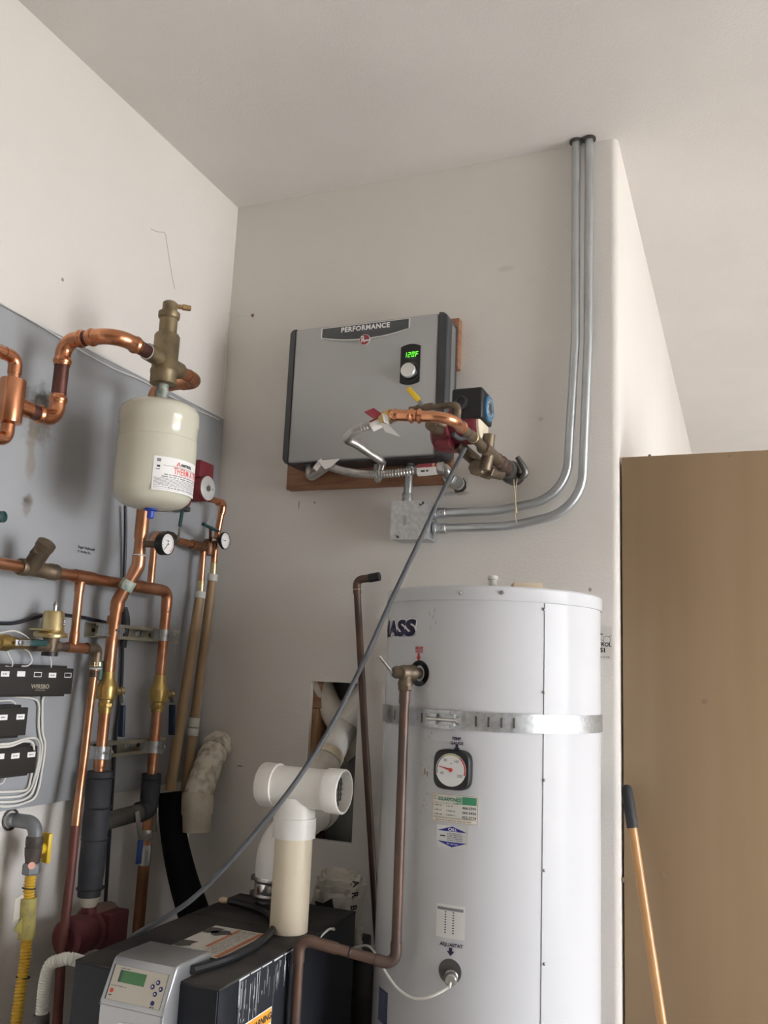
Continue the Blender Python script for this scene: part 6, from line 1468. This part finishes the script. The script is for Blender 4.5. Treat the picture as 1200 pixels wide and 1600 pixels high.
obj('wing', MB().prism([(0, 0), (0, .060), (-.040, .028), (-.042, .020)], V((0.0880, -0.7855, 0.9455)), (0, 1, 0), (0, 0, 1), (1, 0, 0), .003), 'yellow_dirty', gt)
obj('card', MB().prism([(0, 0), (-.036, -.004), (-.036, .046), (0, .056)], V((0.0800, -0.7901, 0.9884)), (0, 1, 0), (0, 0, 1), (1, 0, 0), .0015), 'bag_paper', gt)
fc_ = thing('flex_conduit', 'grey corrugated flexible conduit bending into the boiler side', 'conduit', (0.3300, -0.9826, 0.8572))
obj('hose', corrugated([(.404, -.78, .885), (0.3900, -0.9559, 0.9810), (0.3550, -0.9735, 0.9802), (0.3350, -0.9760, 0.9691), (0.3250, -0.9736, 0.9396), (0.3200, -0.9695, 0.9005), (0.3200, -0.9682, 0.8680)], .0118, .0013, .0062), 'plastic_pale', fc_)
obj('connector', MB().lathe([(.016, 0), (.017, .004), (.017, .05), (.014, .055), (.014, .25)], V((0.3200, -0.9686, 0.8706)), (0.02, 0.02, -1), 14), 'dark_iron', fc_)

# ------------------------------------------------------------------ odds and ends between boiler and tank
hq = thing('insulated_line', 'wide black insulated tube coming down the corner behind the boiler', 'pipe', (0.1408, -0.1600, 0.8605))
obj('sleeve', MB().sweep(smooth_path([(0.0549, -0.2000, 1.2109), (0.0676, -0.2000, 1.1335), (0.0885, -0.1900, 1.0417), (0.1182, -0.1800, 0.9520), (0.1510, -0.1700, 0.8730), (0.2013, -0.1600, 0.7449)], 6), [.034 + .014 * min(1, i / 26) for i in range(31)], 24), 'tube_black', hq)
be = thing('black_filler', 'black plastic crate added in the dark gap between the boiler and the tank', 'filler', (.64, -.2, 0))  # made-up black block, added to fill the dark gap beside the boiler
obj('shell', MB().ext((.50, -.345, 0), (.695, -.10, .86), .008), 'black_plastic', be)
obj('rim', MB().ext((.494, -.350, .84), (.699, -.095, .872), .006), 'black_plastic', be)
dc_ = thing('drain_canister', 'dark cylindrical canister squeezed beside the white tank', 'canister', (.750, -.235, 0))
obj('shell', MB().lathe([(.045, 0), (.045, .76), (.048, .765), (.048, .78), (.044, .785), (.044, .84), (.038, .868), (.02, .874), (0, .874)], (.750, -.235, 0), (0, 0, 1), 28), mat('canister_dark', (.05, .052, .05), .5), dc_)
# crumpled printed bag
bg = thing('paper_bag', 'crumpled pale paper bag with dark print tucked behind the vent pipe', 'bag', (.665, -.235, .872))
def crumple(c, sx, sy, sz, seed, ax):
    bm = bmesh.new(); bmesh.ops.create_icosphere(bm, subdivisions=4, radius=1.0)
    from mathutils import noise
    noise.seed_set(seed)
    X, Y, Z = ax; c = V(c); out = []
    for v in bm.verts:
        p = v.co.copy(); q = V(abs(p.x) ** .55 * (1 if p.x > 0 else -1), abs(p.y) ** .6 * (1 if p.y > 0 else -1), abs(p.z) ** .55 * (1 if p.z > 0 else -1))
        k = noise.turbulence(p * 2.6 + V(seed, 0, 0), 3, True, noise_basis='VORONOI_F1')
        k2 = noise.noise(p * 1.3 + V(0, seed, 0))
        q = q * (1.0 - .32 * k + .14 * k2)
        out.append(c + X * q.x * sx + Y * q.y * sy + Z * q.z * sz)
    bm.verts.index_update(); mb = MB().add(out, [[v.index for v in f_.verts] for f_ in bm.faces]); bm.free(); return mb
bc = V((0.6634, -0.2596, 0.9778))
nX = V(.92, .38, 0).normalized(); nY = V(-.38, .92, 0).normalized()
tilt = (V(0, 0, 1) + nX * .1).normalized()
obj('paper', crumple(bc, .080, .045, .100, 4, (nX, nY, tilt)), 'bag_paper', bg, 0)
obj('paper', crumple(V((0.6869, -0.2690, 0.9078)), .060, .045, .050, 8, (nX, nY, V(0, 0, 1))), 'bag_paper', bg, 0)
fm = plane_map(V((0.6876, -0.3130, 0.9923)), nX, tilt)
obj('dark_patch', MB().prism([(-.062, .012), (-.052, -.018), (-.018, -.026), (.006, -.034), (.012, -.024), (-.008, -.010), (-.018, .020), (-.040, .006)], fm(-.0, .0, .008), nX, tilt, nX.cross(tilt), .0006), 'ink', bg)
for ch, u, v, a in (('A', .038, .058, -1.3), ('R', .040, .030, -1.35), ('B', .041, -.002, -1.4), ('b', .040, -.030, -1.4), ('h', .036, -.054, -1.4)):
    ca, sa = math.cos(a), math.sin(a)
    g_ = [[(u + p[0] * ca - p[1] * sa, v + p[0] * sa + p[1] * ca) for p in poly] for poly in glyphs(ch, .023, .0008)]
    decal('lettering', g_, fm, .006, 'ink', bg)
# leaning capped copper pipe
cp2 = thing('capped_pipe', 'brown copper pipe with a black capped elbow standing against the back wall', 'pipe', (0.6986, -0.0500, 0.8432))
pipe_run(cp2, [(0.6323, -0.0620, 1.8858), (0.5827, -0.0620, 1.8798), (0.6319, -0.0550, 1.4097), (0.6970, -0.0450, 0.8332)], .0108, [.020, 0], 'copper_brown', 'copper_brown', .024, 1.16, 0, 16, 'elbow', (1,))
sleeve(cp2, (0.6258, -0.0620, 1.8848), (0.6599, -0.0620, 1.8907), .0140, 'black_plastic', 'cap')
ring(cp2, (0.5865, -0.0620, 1.8498), V((0.6319, -0.0550, 1.4097)) - V((0.5827, -0.0620, 1.8798)), .0124, .0013, 'brass_pale', 'solder_ring')
# grey cable from the pump to the boiler
cable('appliance_cable', [(1.0300, -0.4000, 2.1907), (1.0180, -0.4200, 2.1518), (1.0263, -0.5706, 2.0317), (0.9829, -0.5979, 1.9119), (0.9254, -0.6161, 1.7718), (0.8743, -0.6420, 1.6284), (0.8227, -0.6894, 1.4811), (0.7645, -0.7430, 1.3519), (0.6953, -0.7836, 1.2445), (0.6271, -0.8059, 1.1581), (0.5673, -0.8185, 1.0965), (0.5057, -0.8242, 1.0514), (0.4493, -0.8192, 1.0187), (0.4074, -0.8037, 0.9917), (0.3570, -0.7569, 0.9552)], .0056, 'cable_grey', 'long grey cable slung from the wall pump down to the boiler', 'cable', None, 8, 10)
